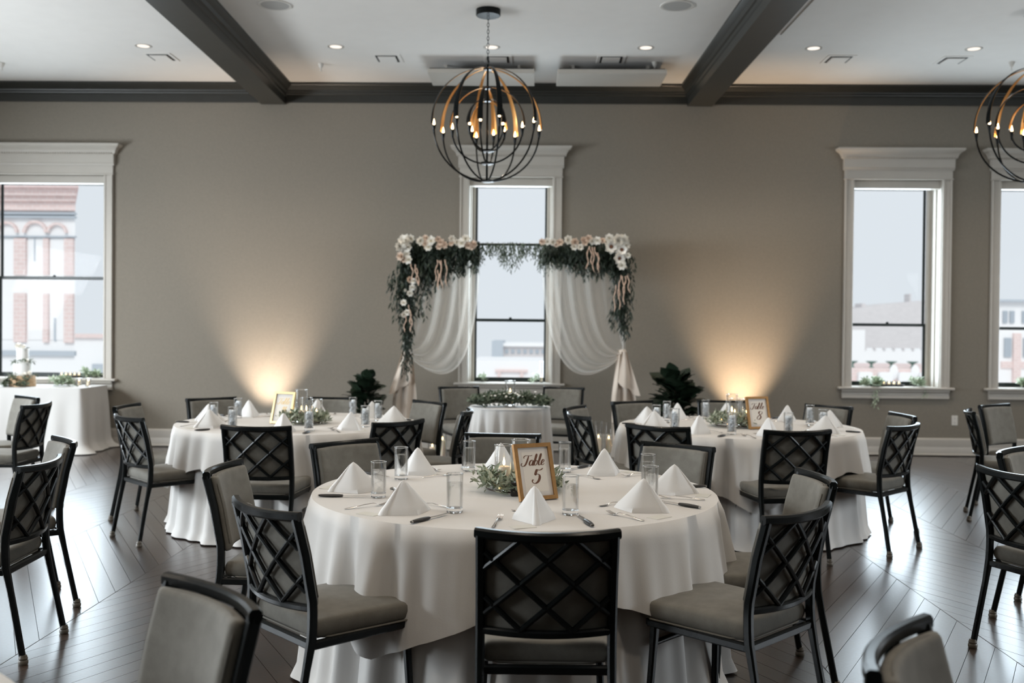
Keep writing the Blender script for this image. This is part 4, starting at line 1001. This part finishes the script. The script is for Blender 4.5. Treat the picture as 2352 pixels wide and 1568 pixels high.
# ------------------------------------------------------------------ fiddle leaf figs
def fig_leaf():
    mb = MB()
    def fn(u, v):
        w_ = (.048+.04*math.sin(math.pi*min(1, v*1.05)**1.4))*math.sin(math.pi*min(.999, .04+.96*v))**.45
        x = (u-.5)*2*w_; return (x, v*.23, -.055*v*v+.10*abs(x)+.006*math.sin(22*v+3*u))
    mb.grid(fn, 7, 9); return mb.mesh('leaf', m_fig, angle=180)
ME_FIG = fig_leaf()
def fig(loc, r, h0, h1, n, seed, label):
    t = thing('fiddle_leaf_fig', label, 'plant', (*loc, 0), 0, 'potted figs'); q = random.Random(seed)
    mb = MB(); mb.lathe([(0, 0), (.11, 0), (.15, .30), (.155, .32), (.14, .32), (.135, .29), (0, .29)], 24); mb.build('pot', m_pot, t)
    mb = MB(); mb.tube([(0, 0, .28), (.01, .0, .6), (0, .01, h1-.12)], .014, 8); mb.build('trunk', m_stem, t)
    for k in range(n):
        f = k/(n-1); a = k*2.4+q.uniform(-.4, .4); z = h0+(h1-.20-h0)*f**.9; el = .20+.85*f+q.uniform(-.35, .35); sc = q.uniform(.75, 1.15)*(1.05 if f < .8 else .8)*r/.24
        base = .03+.10*(1-f)*r/.24*q.random()
        lf = put('leaf', ME_FIG, t, (base*math.cos(a), base*math.sin(a), z), (el, q.uniform(-.4, .4), a-math.pi/2)); lf.scale = (sc, sc*.95, sc)
fig((-1.90, 11.25), .22, .36, 1.10, 74, 5, 'dark-leaved potted fig left of the arch, behind the left rear table')
fig((1.60, 11.25), .29, .36, 1.15, 84, 9, 'larger dark-leaved potted fig right of the arch, behind the right rear table')

# ------------------------------------------------------------------ couple's table
CT = (-.22, 9.47); cr = .375
t = thing('round_table', 'small round table hidden under the couple\'s white cloth', 'table', (*CT, 0))
mb = MB(); mb.lathe([(0, 0), (cr-.01, 0), (cr, .01), (cr, .02), (0, .02)], 40, (0, 0, TZ-.02)); mb.build('tabletop', m_woodcake, t); mb = MB(); mb.tube([(0, 0, 0), (0, 0, TZ-.02)], .03, 10); mb.build('leg', m_metal, t)
me = under_cloth(cr, .752, .034, .05, .6); o = put('floor_length_cloth', me, None, (*CT, 0)); tag(o, 'white floor-length cloth of the small couple\'s table', 'tablecloth')
mb = MB(); mb.lathe([(0, .0072), (cr-.05, .0072), (cr+.008, .0068), (cr+.011, -.004)], 60, (0, 0, TZ)); mb.build('cloth_top', m_cloth, o)
t = thing('greenery_runner', 'green leafy mound with small white blossoms on the couple\'s table', 'greenery', (*CT, TZ+.0075)); q = random.Random(8)
mb = MB(); pts = [(x, -.12+q.uniform(-.10, .12), .035+q.uniform(0, .085)*(1-abs(x)*1.5)) for x in [q.uniform(-.34, .34) for _ in range(120)] if abs(x) > .04 or q.random() < .4]
foliage(mb, q, pts, 24, .05, .028, .6, .34, .003); stuff(mb.build('leaves', m_tableleaf, t))
mb = MB(); mb.lathe([(0, 0), (.5, .1), (.9, .5), (.6, .9), (0, 1)], 8); ME_BUD = mb.mesh('white_blossom', m_rose)
for k in range(34):
    x = q.gauss(0, .09) if k < 18 else q.uniform(-.32, .32); o = put('white_blossom', ME_BUD, t, (x, -.18+q.uniform(-.08, .14), .06+q.uniform(0, .08))); s_ = q.uniform(.008, .015); o.scale = (s_, s_, s_)
cylinder_vase((CT[0]+.0, CT[1]+.05, TZ+.0075), .05, .24, 'clear glass cylinder in the middle of the couple\'s table', 'glass cylinders on tables')
candle('c', (CT[0], CT[1]+.05, TZ+.0205), .034, .11, 'cream pillar candle in the cylinder on the couple\'s table', 'pillar candles on tables')
for i, (x, h) in enumerate(((-1.02, .30), (-1.14, .18), (.74, .36), (.86, .34), (.97, .22))):
    side = 'left' if x < 0 else 'right'; nm = {0: 'taller', 1: 'shorter', 2: 'tallest', 3: 'middle', 4: 'shortest'}[i]
    y = 11.22+.05*(i % 2); cylinder_vase((x, y, .0005), .05, h+.10, '%s glass cylinder on the floor by the %s arch post' % (nm, side), 'glass cylinders on the floor')
    candle('c', (x, y, .0130), .033, h*.72, 'lit pillar candle in the %s cylinder by the %s arch post' % (nm, side), 'candles on the floor')

# ------------------------------------------------------------------ cake table
CX0, CX1, CY0, CY1 = -7.0, -5.20, 11.33, 12.05
t = thing('rectangular_table', 'long table under the white cloth below the left window', 'table', ((CX0+CX1)/2, (CY0+CY1)/2, 0))
mb = MB(); mb.box(-.89, .89, -.35, .35, TZ-.02, TZ, .003); mb.build('tabletop', m_woodcake, t, smooth=False)
for sx in (-1, 1):
    for sy in (-1, 1): mb = MB(); mb.tube([(sx*.8, sy*.28, 0), (sx*.8, sy*.28, TZ-.02)], .016, 8); mb.build('leg', m_metal, t)
mb = MB(); hw, hd, rc = .90, .36, .03
per = []
def walk():
    out = []
    seg_ = [((-hw+rc, -hd), (hw-rc, -hd)), ((hw, -hd+rc), (hw, hd-rc)), ((hw-rc, hd), (-hw+rc, hd)), ((-hw, hd-rc), (-hw, -hd+rc))]
    cs = [(hw-rc, -hd+rc, -90), (hw-rc, hd-rc, 0), (-hw+rc, hd-rc, 90), (-hw+rc, -hd+rc, 180)]
    for (a, b), (cx, cy, a0) in zip(seg_, cs):
        n = int(math.hypot(b[0]-a[0], b[1]-a[1])/.022); nx, ny = (b[1]-a[1]), -(b[0]-a[0]); l = math.hypot(nx, ny); nx /= l; ny /= l
        for i in range(n): f = i/n; out.append((a[0]+(b[0]-a[0])*f, a[1]+(b[1]-a[1])*f, nx, ny))
        for i in range(6): an = R_(a0+15*i); out.append((cx+rc*math.cos(an), cy+rc*math.sin(an), math.cos(an), math.sin(an)))
    return out
per = walk(); n = len(per); rows = [0, .03]+[i/14 for i in range(1, 15)]
def fn(u, v):
    i = int(round(u*n)) % n; x, y, nx, ny = per[i]; s = rows[int(round(v*(len(rows)-1)))]; L = i*.022
    f = .5*math.cos(L*17)+.3*math.cos(L*29+1)+.3*math.cos(L*9+2); d = .004+.03*s+.030*s**.8*f*min(1, s*4)
    if s > .9: d += .10*(s-.9)*10*(.7+.3*f)
    if ny > .5: d = min(d, .035)
    return (x+nx*d, y+ny*d, TZ+.008-s*(TZ-.004))
mb.grid(fn, n, len(rows), True); me_cloth = MB(); me_cloth.add(mb.v, mb.f); me_cloth.add([(x, y, TZ+.008) for x, y, _, _ in per], [tuple(range(n))])
tag(me_cloth.build('cake_table_cloth', m_cloth, None, angle=70, loc=((CX0+CX1)/2, (CY0+CY1)/2, 0)), 'white floor-length cloth draped over the cake table at the left window', 'tablecloth')
CLT = TZ+.0082
k = thing('wedding_cake', 'two-tier white wedding cake on a wood slab with flowers', 'cake', (-6.03, 11.62, CLT))
mb = MB(); mb.lathe([(0, 0), (.145, 0), (.148, .01), (.140, .12), (.135, .128), (0, .128)], 30); mb.build('wood_slab', m_woodcake, k)
mb = MB(); mb.lathe([(0, .129), (.098, .129), (.10, .14), (.10, .275), (.094, .283), (0, .284)], 30); mb.build('lower_tier', m_cake, k)
mb = MB(); mb.lathe([(0, .285), (.066, .285), (.068, .295), (.068, .445), (.062, .453), (0, .454)], 30); mb.build('upper_tier', m_cake, k)
q = random.Random(2); mb = MB()
foliage(mb, q, [(.10*math.cos(a), .10*math.sin(a), .29) for a in [i*.5 for i in range(13)]]+[(.13*math.cos(a), .13*math.sin(a), .135) for a in [i*.45 for i in range(14)]]+[(.03, -.04, .46), (-.04, -.03, .46)], 6, .06, .012, .1, .3); stuff(mb.build('cake_greenery', m_tableleaf, k))
for x, y, z, r in ((-.02, -.05, .475, .04), (.035, -.04, .465, .03), (.085, -.06, .30, .028), (.07, -.09, .14, .03), (.11, -.05, .16, .028)):
    o = put('ivory_rose', ME_F['ivory'], k, (x, y, z), (-.5, 0, 0)); o.scale = (r, r, r)
q = random.Random(6)
def clump(name, loc, w_, n, L, m_, label, group, trail=None, flat=.05):
    t = thing(name, label, 'greenery', loc, 0, group); mb = MB()
    foliage(mb, q, [(q.uniform(-w_, w_), q.uniform(-flat, flat), .02+q.uniform(0, .08)) for _ in range(n)], 26, L*1.15, .018, .5, .4, .002)
    if trail:
        for tx, tl in trail:
            for i in range(int(tl/.012)): mb.leaf((tx+q.gauss(0, .016), -.125-.02+q.gauss(0, .01), -.0-tl*i/(tl/.012)), (q.gauss(0, .6), q.gauss(-.2, .4), -1), (0, -1, .3), L*.9, L*.32)
            for i in range(24): mb.leaf((tx+q.gauss(0, .02), -.10-.05*q.random(), .015+.012*q.random()), (q.gauss(0, .6), -1, .1), (0, 0, 1), L, L*.35)
    stuff(mb.build('leaves', m_, t)); mb = MB(); mb.tube([(-w_*.8, 0, .008), (0, .01, .012), (w_*.8, 0, .008)], .004, 6); mb.build('stem', m_stem, t); return t
clump('greenery_sprig', (-5.58, 11.66, CLT), .13, 16, .05, m_pale, 'grey-green leaf bunch right of the cake', 'greenery bunches', None, .06)
clump('greenery_sprig', (-6.02, 11.47, CLT), .18, 10, .045, m_tableleaf, 'leaves and white flowers at the foot of the cake', 'greenery bunches', None, .03)
for i, x in enumerate((-5.40, -5.29)):
    cylinder_vase((x, 11.72, CLT), .032, .10, 'small glass votive holder, %s at the right end of the cake table' % ('left one' if i == 0 else 'right one'), 'votive holders'); candle('c', (x, 11.72, CLT+.0125), .02, .045, 'small lit votive, %s at the right end of the cake table' % ('left one' if i == 0 else 'right one'), 'votives')

# ------------------------------------------------------------------ window sill decorations
SZ = .8332
def tray(x, w_, n, wn, y=D+.13):
    t = thing('candle_tray', 'dark long tray holding votives on the %s window sill' % wn, 'tray', (x, y, SZ), 0, 'sill trays'); h = w_/2
    mb = MB(); vs = []
    for z, a, b in ((0, h-.03, .035), (.022, h, .05), (.022, h-.006, .044), (.006, h-.034, .031)): vs += [(-a, -b, z), (a, -b, z), (a, b, z), (-a, b, z)]
    mb.add(vs, [(3, 2, 1, 0)]+[(i*4+k, i*4+(k+1) % 4, i*4+4+(k+1) % 4, i*4+4+k) for i in range(3) for k in range(4)]+[(12, 13, 14, 15)]); mb.build('dish', m_tray, t, angle=20)
    for i in range(n):
        xx = x-h+.06+(w_-.12)*i/(n-1); ordn = ['first', 'second', 'third', 'fourth', 'fifth', 'sixth', 'seventh'][i]
        g_ = thing('votive_candle', '%s votive from the left in the %s sill tray' % (ordn, wn), 'candle', (xx, y, SZ+.0065), 0, 'sill votives')
        mb = MB(); mb.lathe([(0, 0), (.022, 0), (.026, .05), (.024, .05), (.020, .004), (0, .004)], 14); mb.build('glass_cup', m_tumbler, g_)
        mb = MB(); mb.lathe([(0, .005), (.0195, .005), (.021, .03), (0, .029)], 12); mb.build('wax', m_wax, g_)
        mb = MB(); mb.lathe([(0, .030), (.004, .034), (.005, .04), (0, .056)], 8); mb.build('flame', m_flame, g_)
tray(4.33, .42, 6, 'right'); tray(-5.78, .34, 5, 'left')
clump('greenery_sprig', (4.13, D+.10, SZ), .10, 16, .05, m_pale, 'pale trailing greenery left of the right sill tray', 'greenery bunches', [(.0, .26), (.02, .2)])
clump('greenery_sprig', (4.70, D+.10, SZ), .07, 9, .045, m_pale, 'pale trailing greenery at the right end of the right window sill', 'greenery bunches', [(.02, .13)])
clump('greenery_sprig', (6.05, D+.10, SZ), .10, 14, .05, m_pale, 'pale greenery on the sill at the right frame edge', 'greenery bunches', [(.02, .16)])
clump('greenery_sprig', (-5.52, D+.12, SZ), .10, 10, .05, m_pale, 'pale leaves on the left window sill behind the cake table', 'greenery bunches')
clump('greenery_sprig', (-.60, D+.14, SZ), .06, 4, .04, m_pale, 'small sprig at the left end of the centre window sill', 'greenery bunches')
clump('greenery_sprig', (.0, D+.14, SZ), .06, 4, .04, m_pale, 'small sprig at the right end of the centre window sill', 'greenery bunches')
cylinder_vase((.10, D+.14, SZ), .022, .26, 'tall slim glass cylinder at the right end of the centre sill', 'glass cylinders on the sill')
candle('c', (.10, D+.14, SZ+.0125), .014, .05, 'small candle in the slim cylinder on the centre sill', 'candles on the sill')

# ------------------------------------------------------------------ wall outlets
for i, (x, z) in enumerate(((5.108, .435), (5.345, .44))):
    t = thing('wall_outlet', ['white wall outlet plate below the gap between the right windows', 'white wall outlet with a plug behind the padded right chair'][i], 'outlet', (x, D, z), 0, 'wall outlets')
    mb = MB(); mb.box(-.037, .037, -.007, 0, -.06, .06, .003); mb.build('plate', m_plastic, t, angle=20)
    for s in (-1, 1):
        mb = MB(); mb.box(-.016, .016, -.0085, -.006, s*.026-.014, s*.026+.014, .001); so = mb.build('socket', m_plastic, t)
        mb = MB(); mb.box(-.007, -.005, -.0092, -.008, s*.026-.002, s*.026+.006); mb.box(.005, .007, -.0092, -.008, s*.026-.002, s*.026+.006); mb.box(-.002, .002, -.0092, -.008, s*.026-.009, s*.026-.005); mb.build('slots', m_slot, so, smooth=False)
    if i: mb = MB(); mb.box(-.014, .014, -.035, -.008, -.04, -.012, .004); mb.tube([(0, -.03, -.03), (.05, -.04, -.05), (.10, -.03, -.12), (.14, -.02, -.30)], .004, 6); mb.build('plug', m_slot, t)

# ------------------------------------------------------------------ outside: street and buildings
m_street = mat('pale_street', (.80,.80,.80), .9); m_brick = mat('red_brick', (.62,.40,.37), .9); m_bgrey = mat('grey_brick', (.50,.47,.47), .9); m_stone = mat('pale_stone', (.92,.92,.92), .9); m_bluegrey = mat('blue_grey_wall', (.50,.55,.60), .9); m_green = mat('verdigris', (.16,.27,.23), .7); m_bwin = mat('far_window', (.42,.47,.52), .3); m_soft = mat('pale_brick', (.80,.66,.64), .9)
def brick(m, c, mortar):
    b = node(m, 'ShaderNodeTexBrick'); tc = node(m, 'ShaderNodeTexCoord'); mp = node(m, 'ShaderNodeMapping'); mp.inputs['Rotation'].default_value = (R_(90), 0, 0); link(m, tc.outputs['Object'], mp.inputs[0]); link(m, mp.outputs[0], b.inputs['Vector'])
    b.inputs['Scale'].default_value = 2.0; b.inputs['Color1'].default_value = (*c, 1); b.inputs['Color2'].default_value = (*[x*.93 for x in c], 1); b.inputs['Mortar'].default_value = (*mortar, 1); link(m, b.outputs[0], bsdf(m).inputs['Base Color'])
brick(m_brick, (.80,.62,.60), (.84,.74,.72)); brick(m_bgrey, (.68,.65,.65), (.72,.70,.70)); brick(m_soft, (.82,.66,.63), (.86,.78,.76))
mb = MB(); mb.box(-90, 90, D+1.5, 140, -7.2, -7.0); structure(mb.build('street', m_street, smooth=False))
def bld(label, x, y): return thing('building', label, 'building', (x, y, -7))
def part(t, name, m_, boxes, ch=0):
    mb = MB()
    for b in boxes: mb.box(*b, ch)
    return mb.build(name, m_, t, smooth=False)
def wpt(px_, py_, Y):
    d = CF+CR*((px_-1176)/FPX)+CU*((784-py_)/FPX); k_ = Y/d.y; return d.x*k_, CAM_H+d.z*k_+7
def arch_ring(t, name, m_, cx, z, r0, r1, y0, y1):
    mb = MB(); n = 12
    for i in range(n):
        a, b = math.pi*i/n, math.pi*(i+1)/n
        mb.prism([(cx+r0*math.cos(a), z+r0*math.sin(a)), (cx+r1*math.cos(a), z+r1*math.sin(a)), (cx+r1*math.cos(b), z+r1*math.sin(b)), (cx+r0*math.cos(b), z+r0*math.sin(b))], y0, y1, 'y')
    return mb.build(name, m_, t, angle=30)
# red-brick building seen through the left window
Y0 = 30.0; X1, _ = wpt(172, 700, Y0); ZT_ = wpt(100, 432, Y0)[1]
t = bld('pale-washed red-brick building with arched windows seen through the left window', X1-6, Y0)
zc = lambda py_: wpt(100, py_, Y0)[1]; xc = lambda px_: wpt(px_, 650, Y0)[0]-(X1-6)
def slab(t, name, m_, x0, x1, y0, z0, z1, sl=.52, dp=9):
    mb = MB(); mb.prism([(x0, y0), (x1, y0), (x1-sl*dp, dp), (x0, dp)], z0, z1, 'z'); return mb.build(name, m_, t, smooth=False)
slab(t, 'wall', m_stone, -14, 6, 0, 0, zc(480))
slab(t, 'cornice', m_soft, -14.5, 6.22, -.40, zc(452), zc(436)); slab(t, 'cornice', m_soft, -14.3, 6.12, -.25, zc(464), zc(452)); slab(t, 'cornice', m_soft, -14, 6.06, -.12, zc(484), zc(464))
slab(t, 'roof', m_brick, -14.6, 6.38, -.60, zc(436), zc(410))
part(t, 'belt_course', m_bluegrey, [(-14, 6.05, -.14, .01, zc(493), zc(489)), (-14, 6.05, -.14, .01, zc(501), zc(497)), (-14, 6.05, -.12, .01, zc(545), zc(542)), (-14, 6.05, -.12, .01, zc(816), zc(805))])
for a, b in ((35, 62), (102, 114), (150, 171)):
    for u, v in ((548, 632), (674, 786)): part(t, 'brick_pier', m_soft, [(xc(a), xc(b), -.10, .02, zc(v), zc(u))])
for cx, r in ((83, 22), (133, 18), (18, 20)):
    arch_ring(t, 'arch_ring', m_soft, xc(cx), zc(535), xc(cx+r)-xc(cx), (xc(cx+r)-xc(cx))*1.28, -.12, .02)
for a, b in ((66, 100), (116, 149), (2, 33)):
    for u, v in ((548, 640), (690, 780)): part(t, 'window', m_bwin if False else m_stone, [(xc(a), xc(b), -.03, .02, zc(v), zc(u))]); 
part(t, 'window_mullion', m_bluegrey, [(xc(126), xc(130), -.06, .0, zc(782), zc(730)), (xc(80), xc(82), -.06, .0, zc(600), zc(548))])
Y1 = 60.0
t = bld('low pale row beyond the red-brick building', wpt(205, 800, Y1)[0], Y1); z1 = lambda py_: wpt(205, py_, Y1)[1]
part(t, 'wall', m_stone, [(-2.2, 4, 0, 6, 0, z1(768))]); part(t, 'cornice', m_soft, [(-2.3, 4.1, -.2, .0, z1(776), z1(766))]); part(t, 'awning', m_bluegrey, [(.3, 1.6, -.3, .0, z1(860), z1(835))])
# centre window
Y2 = 85.0; x2 = wpt(1170, 800, Y2)[0]; t = bld('hazy grey and blue-grey block seen through the centre window', x2, Y2); z2 = lambda py_: wpt(1170, py_, Y2)[1]; xx = lambda px_: wpt(px_, 800, Y2)[0]-x2
part(t, 'wall', m_bgrey, [(xx(1155), xx(1300), 0, 8, 0, z2(795))]); part(t, 'tower', m_bluegrey, [(xx(1130), xx(1156), -.5, 6, 0, z2(783))]); part(t, 'roof', m_stone, [(xx(1152), xx(1302), -.3, 8.2, z2(795), z2(788))])
for a in range(1160, 1250, 14): part(t, 'window', m_bwin, [(xx(a), xx(a+8), -.1, .02, z2(811), z2(802))])
Y3 = 45.0; x3 = wpt(1175, 850, Y3)[0]; t = bld('pale shop front with red band in the centre window', x3, Y3); z3 = lambda py_: wpt(1175, py_, Y3)[1]; xx = lambda px_: wpt(px_, 850, Y3)[0]-x3
part(t, 'wall', m_stone, [(xx(1085), xx(1262), 0, 6, 0, z3(828))]); part(t, 'fascia', m_soft, [(xx(1138), xx(1212), -.15, .02, z3(854), z3(848))])
for a in (1143, 1195): part(t, 'pier', m_soft, [(xx(a), xx(a+7), -.12, .02, 0, z3(852))])
# right window
Y4 = 70.0; x4 = wpt(2040, 760, Y4)[0]; t = bld('grey brick block with sloping parapet behind the right window', x4, Y4); z4 = lambda px_, py_: wpt(px_, py_, Y4)[1]; xx = lambda px_: wpt(px_, 760, Y4)[0]-x4
mb = MB(); mb.prism([(xx(1930), 0), (xx(2200), 0), (xx(2200), z4(2200, 684)), (xx(2118), z4(2118, 690)), (xx(2020), z4(2020, 700)), (xx(1930), z4(1930, 712))], 0, 10, 'y'); mb.build('wall', m_bgrey, t, smooth=False)
part(t, 'chimney', m_bgrey, [(xx(1984), xx(1993), .5, 2, z4(1988, 706), z4(1988, 696)), (xx(2094), xx(2098), .5, 1.5, z4(2096, 694), z4(2096, 674))])
Y5 = 58.0; x5 = wpt(2040, 840, Y5)[0]; t = bld('white painted lower block in front of the grey brick block', x5, Y5); z5 = lambda py_: wpt(2040, py_, Y5)[1]; xx = lambda px_: wpt(px_, 800, Y5)[0]-x5
part(t, 'wall', m_stone, [(xx(1978), xx(2200), 0, 6, 0, z5(803))]); part(t, 'side_wall', m_stone, [(xx(1930), xx(1980), -.5, 6, 0, z5(758))])
for a in range(1985, 2120, 22): part(t, 'parapet_post', m_bgrey, [(xx(a), xx(a+4), -.1, .2, z5(804), z5(799))])
Y6 = 40.0; x6 = wpt(2040, 860, Y6)[0]; t = bld('low red-brick front with white bays and lamp posts below the right window view', x6, Y6); z6 = lambda py_: wpt(2040, py_, Y6)[1]; xx = lambda px_: wpt(px_, 860, Y6)[0]-x6
part(t, 'wall', m_soft, [(xx(1900), xx(2250), 0, 6, 0, z6(845))])
for a in (1968, 2014, 2060, 2108): part(t, 'white_bay', m_stone, [(xx(a), xx(a+32), -.25, .02, 0, z6(856)), (xx(a+3), xx(a+29), -.24, .02, z6(857), z6(854))])
mb = MB(); mb.lathe([(0, -.25), (.35, -.2), (.5, .0), (.35, .2), (0, .25)], 16)
for i, p in enumerate(mb.v): mb.v[i] = (p[0]*.35, p[2]*.2-.05, p[1]*.62)
me = mb.mesh('round_window', m_stone)
for a in (2052, 2101): put('round_window', me, t, (xx(a), 0, z6(854.5)))
for a in (1963, 2007, 2053, 2102, 2150):
    mb = MB(); mb.lathe([(0, 0), (.12, 0), (.05, .05), (.045, .14), (.22, .24), (.24, .26), (0, .26)], 10, (xx(a), .3, z6(845)), 1, 1); mb.build('roof_lamp', m_green, t)
Y7 = 44.0; x7 = wpt(2350, 800, Y7)[0]; t = bld('pale and red-brick block with sash windows in the rightmost window', x7, Y7); z7 = lambda py_: wpt(2340, py_, Y7)[1]; xx = lambda px_: wpt(px_, 760, Y7)[0]-x7
part(t, 'wall', m_stone, [(xx(2280), xx(2560), 0, 8, 0, z7(690))]); part(t, 'cornice', m_bluegrey, [(xx(2276), xx(2562), -.3, .1, z7(693), z7(688))]); part(t, 'brick_pier', m_soft, [(xx(2326), xx(2344), -.1, .02, 0, z7(765)), (xx(2300), xx(2400), -.06, .02, z7(846), z7(830))])
for a in (2302, 2318, 2346, 2362):
    part(t, 'window', m_bwin, [(xx(a), xx(a+10), -.08, .02, z7(742), z7(714))])
for a in (2306, 2350): part(t, 'window', m_bwin, [(xx(a), xx(a+16), -.08, .02, z7(820), z7(776))])
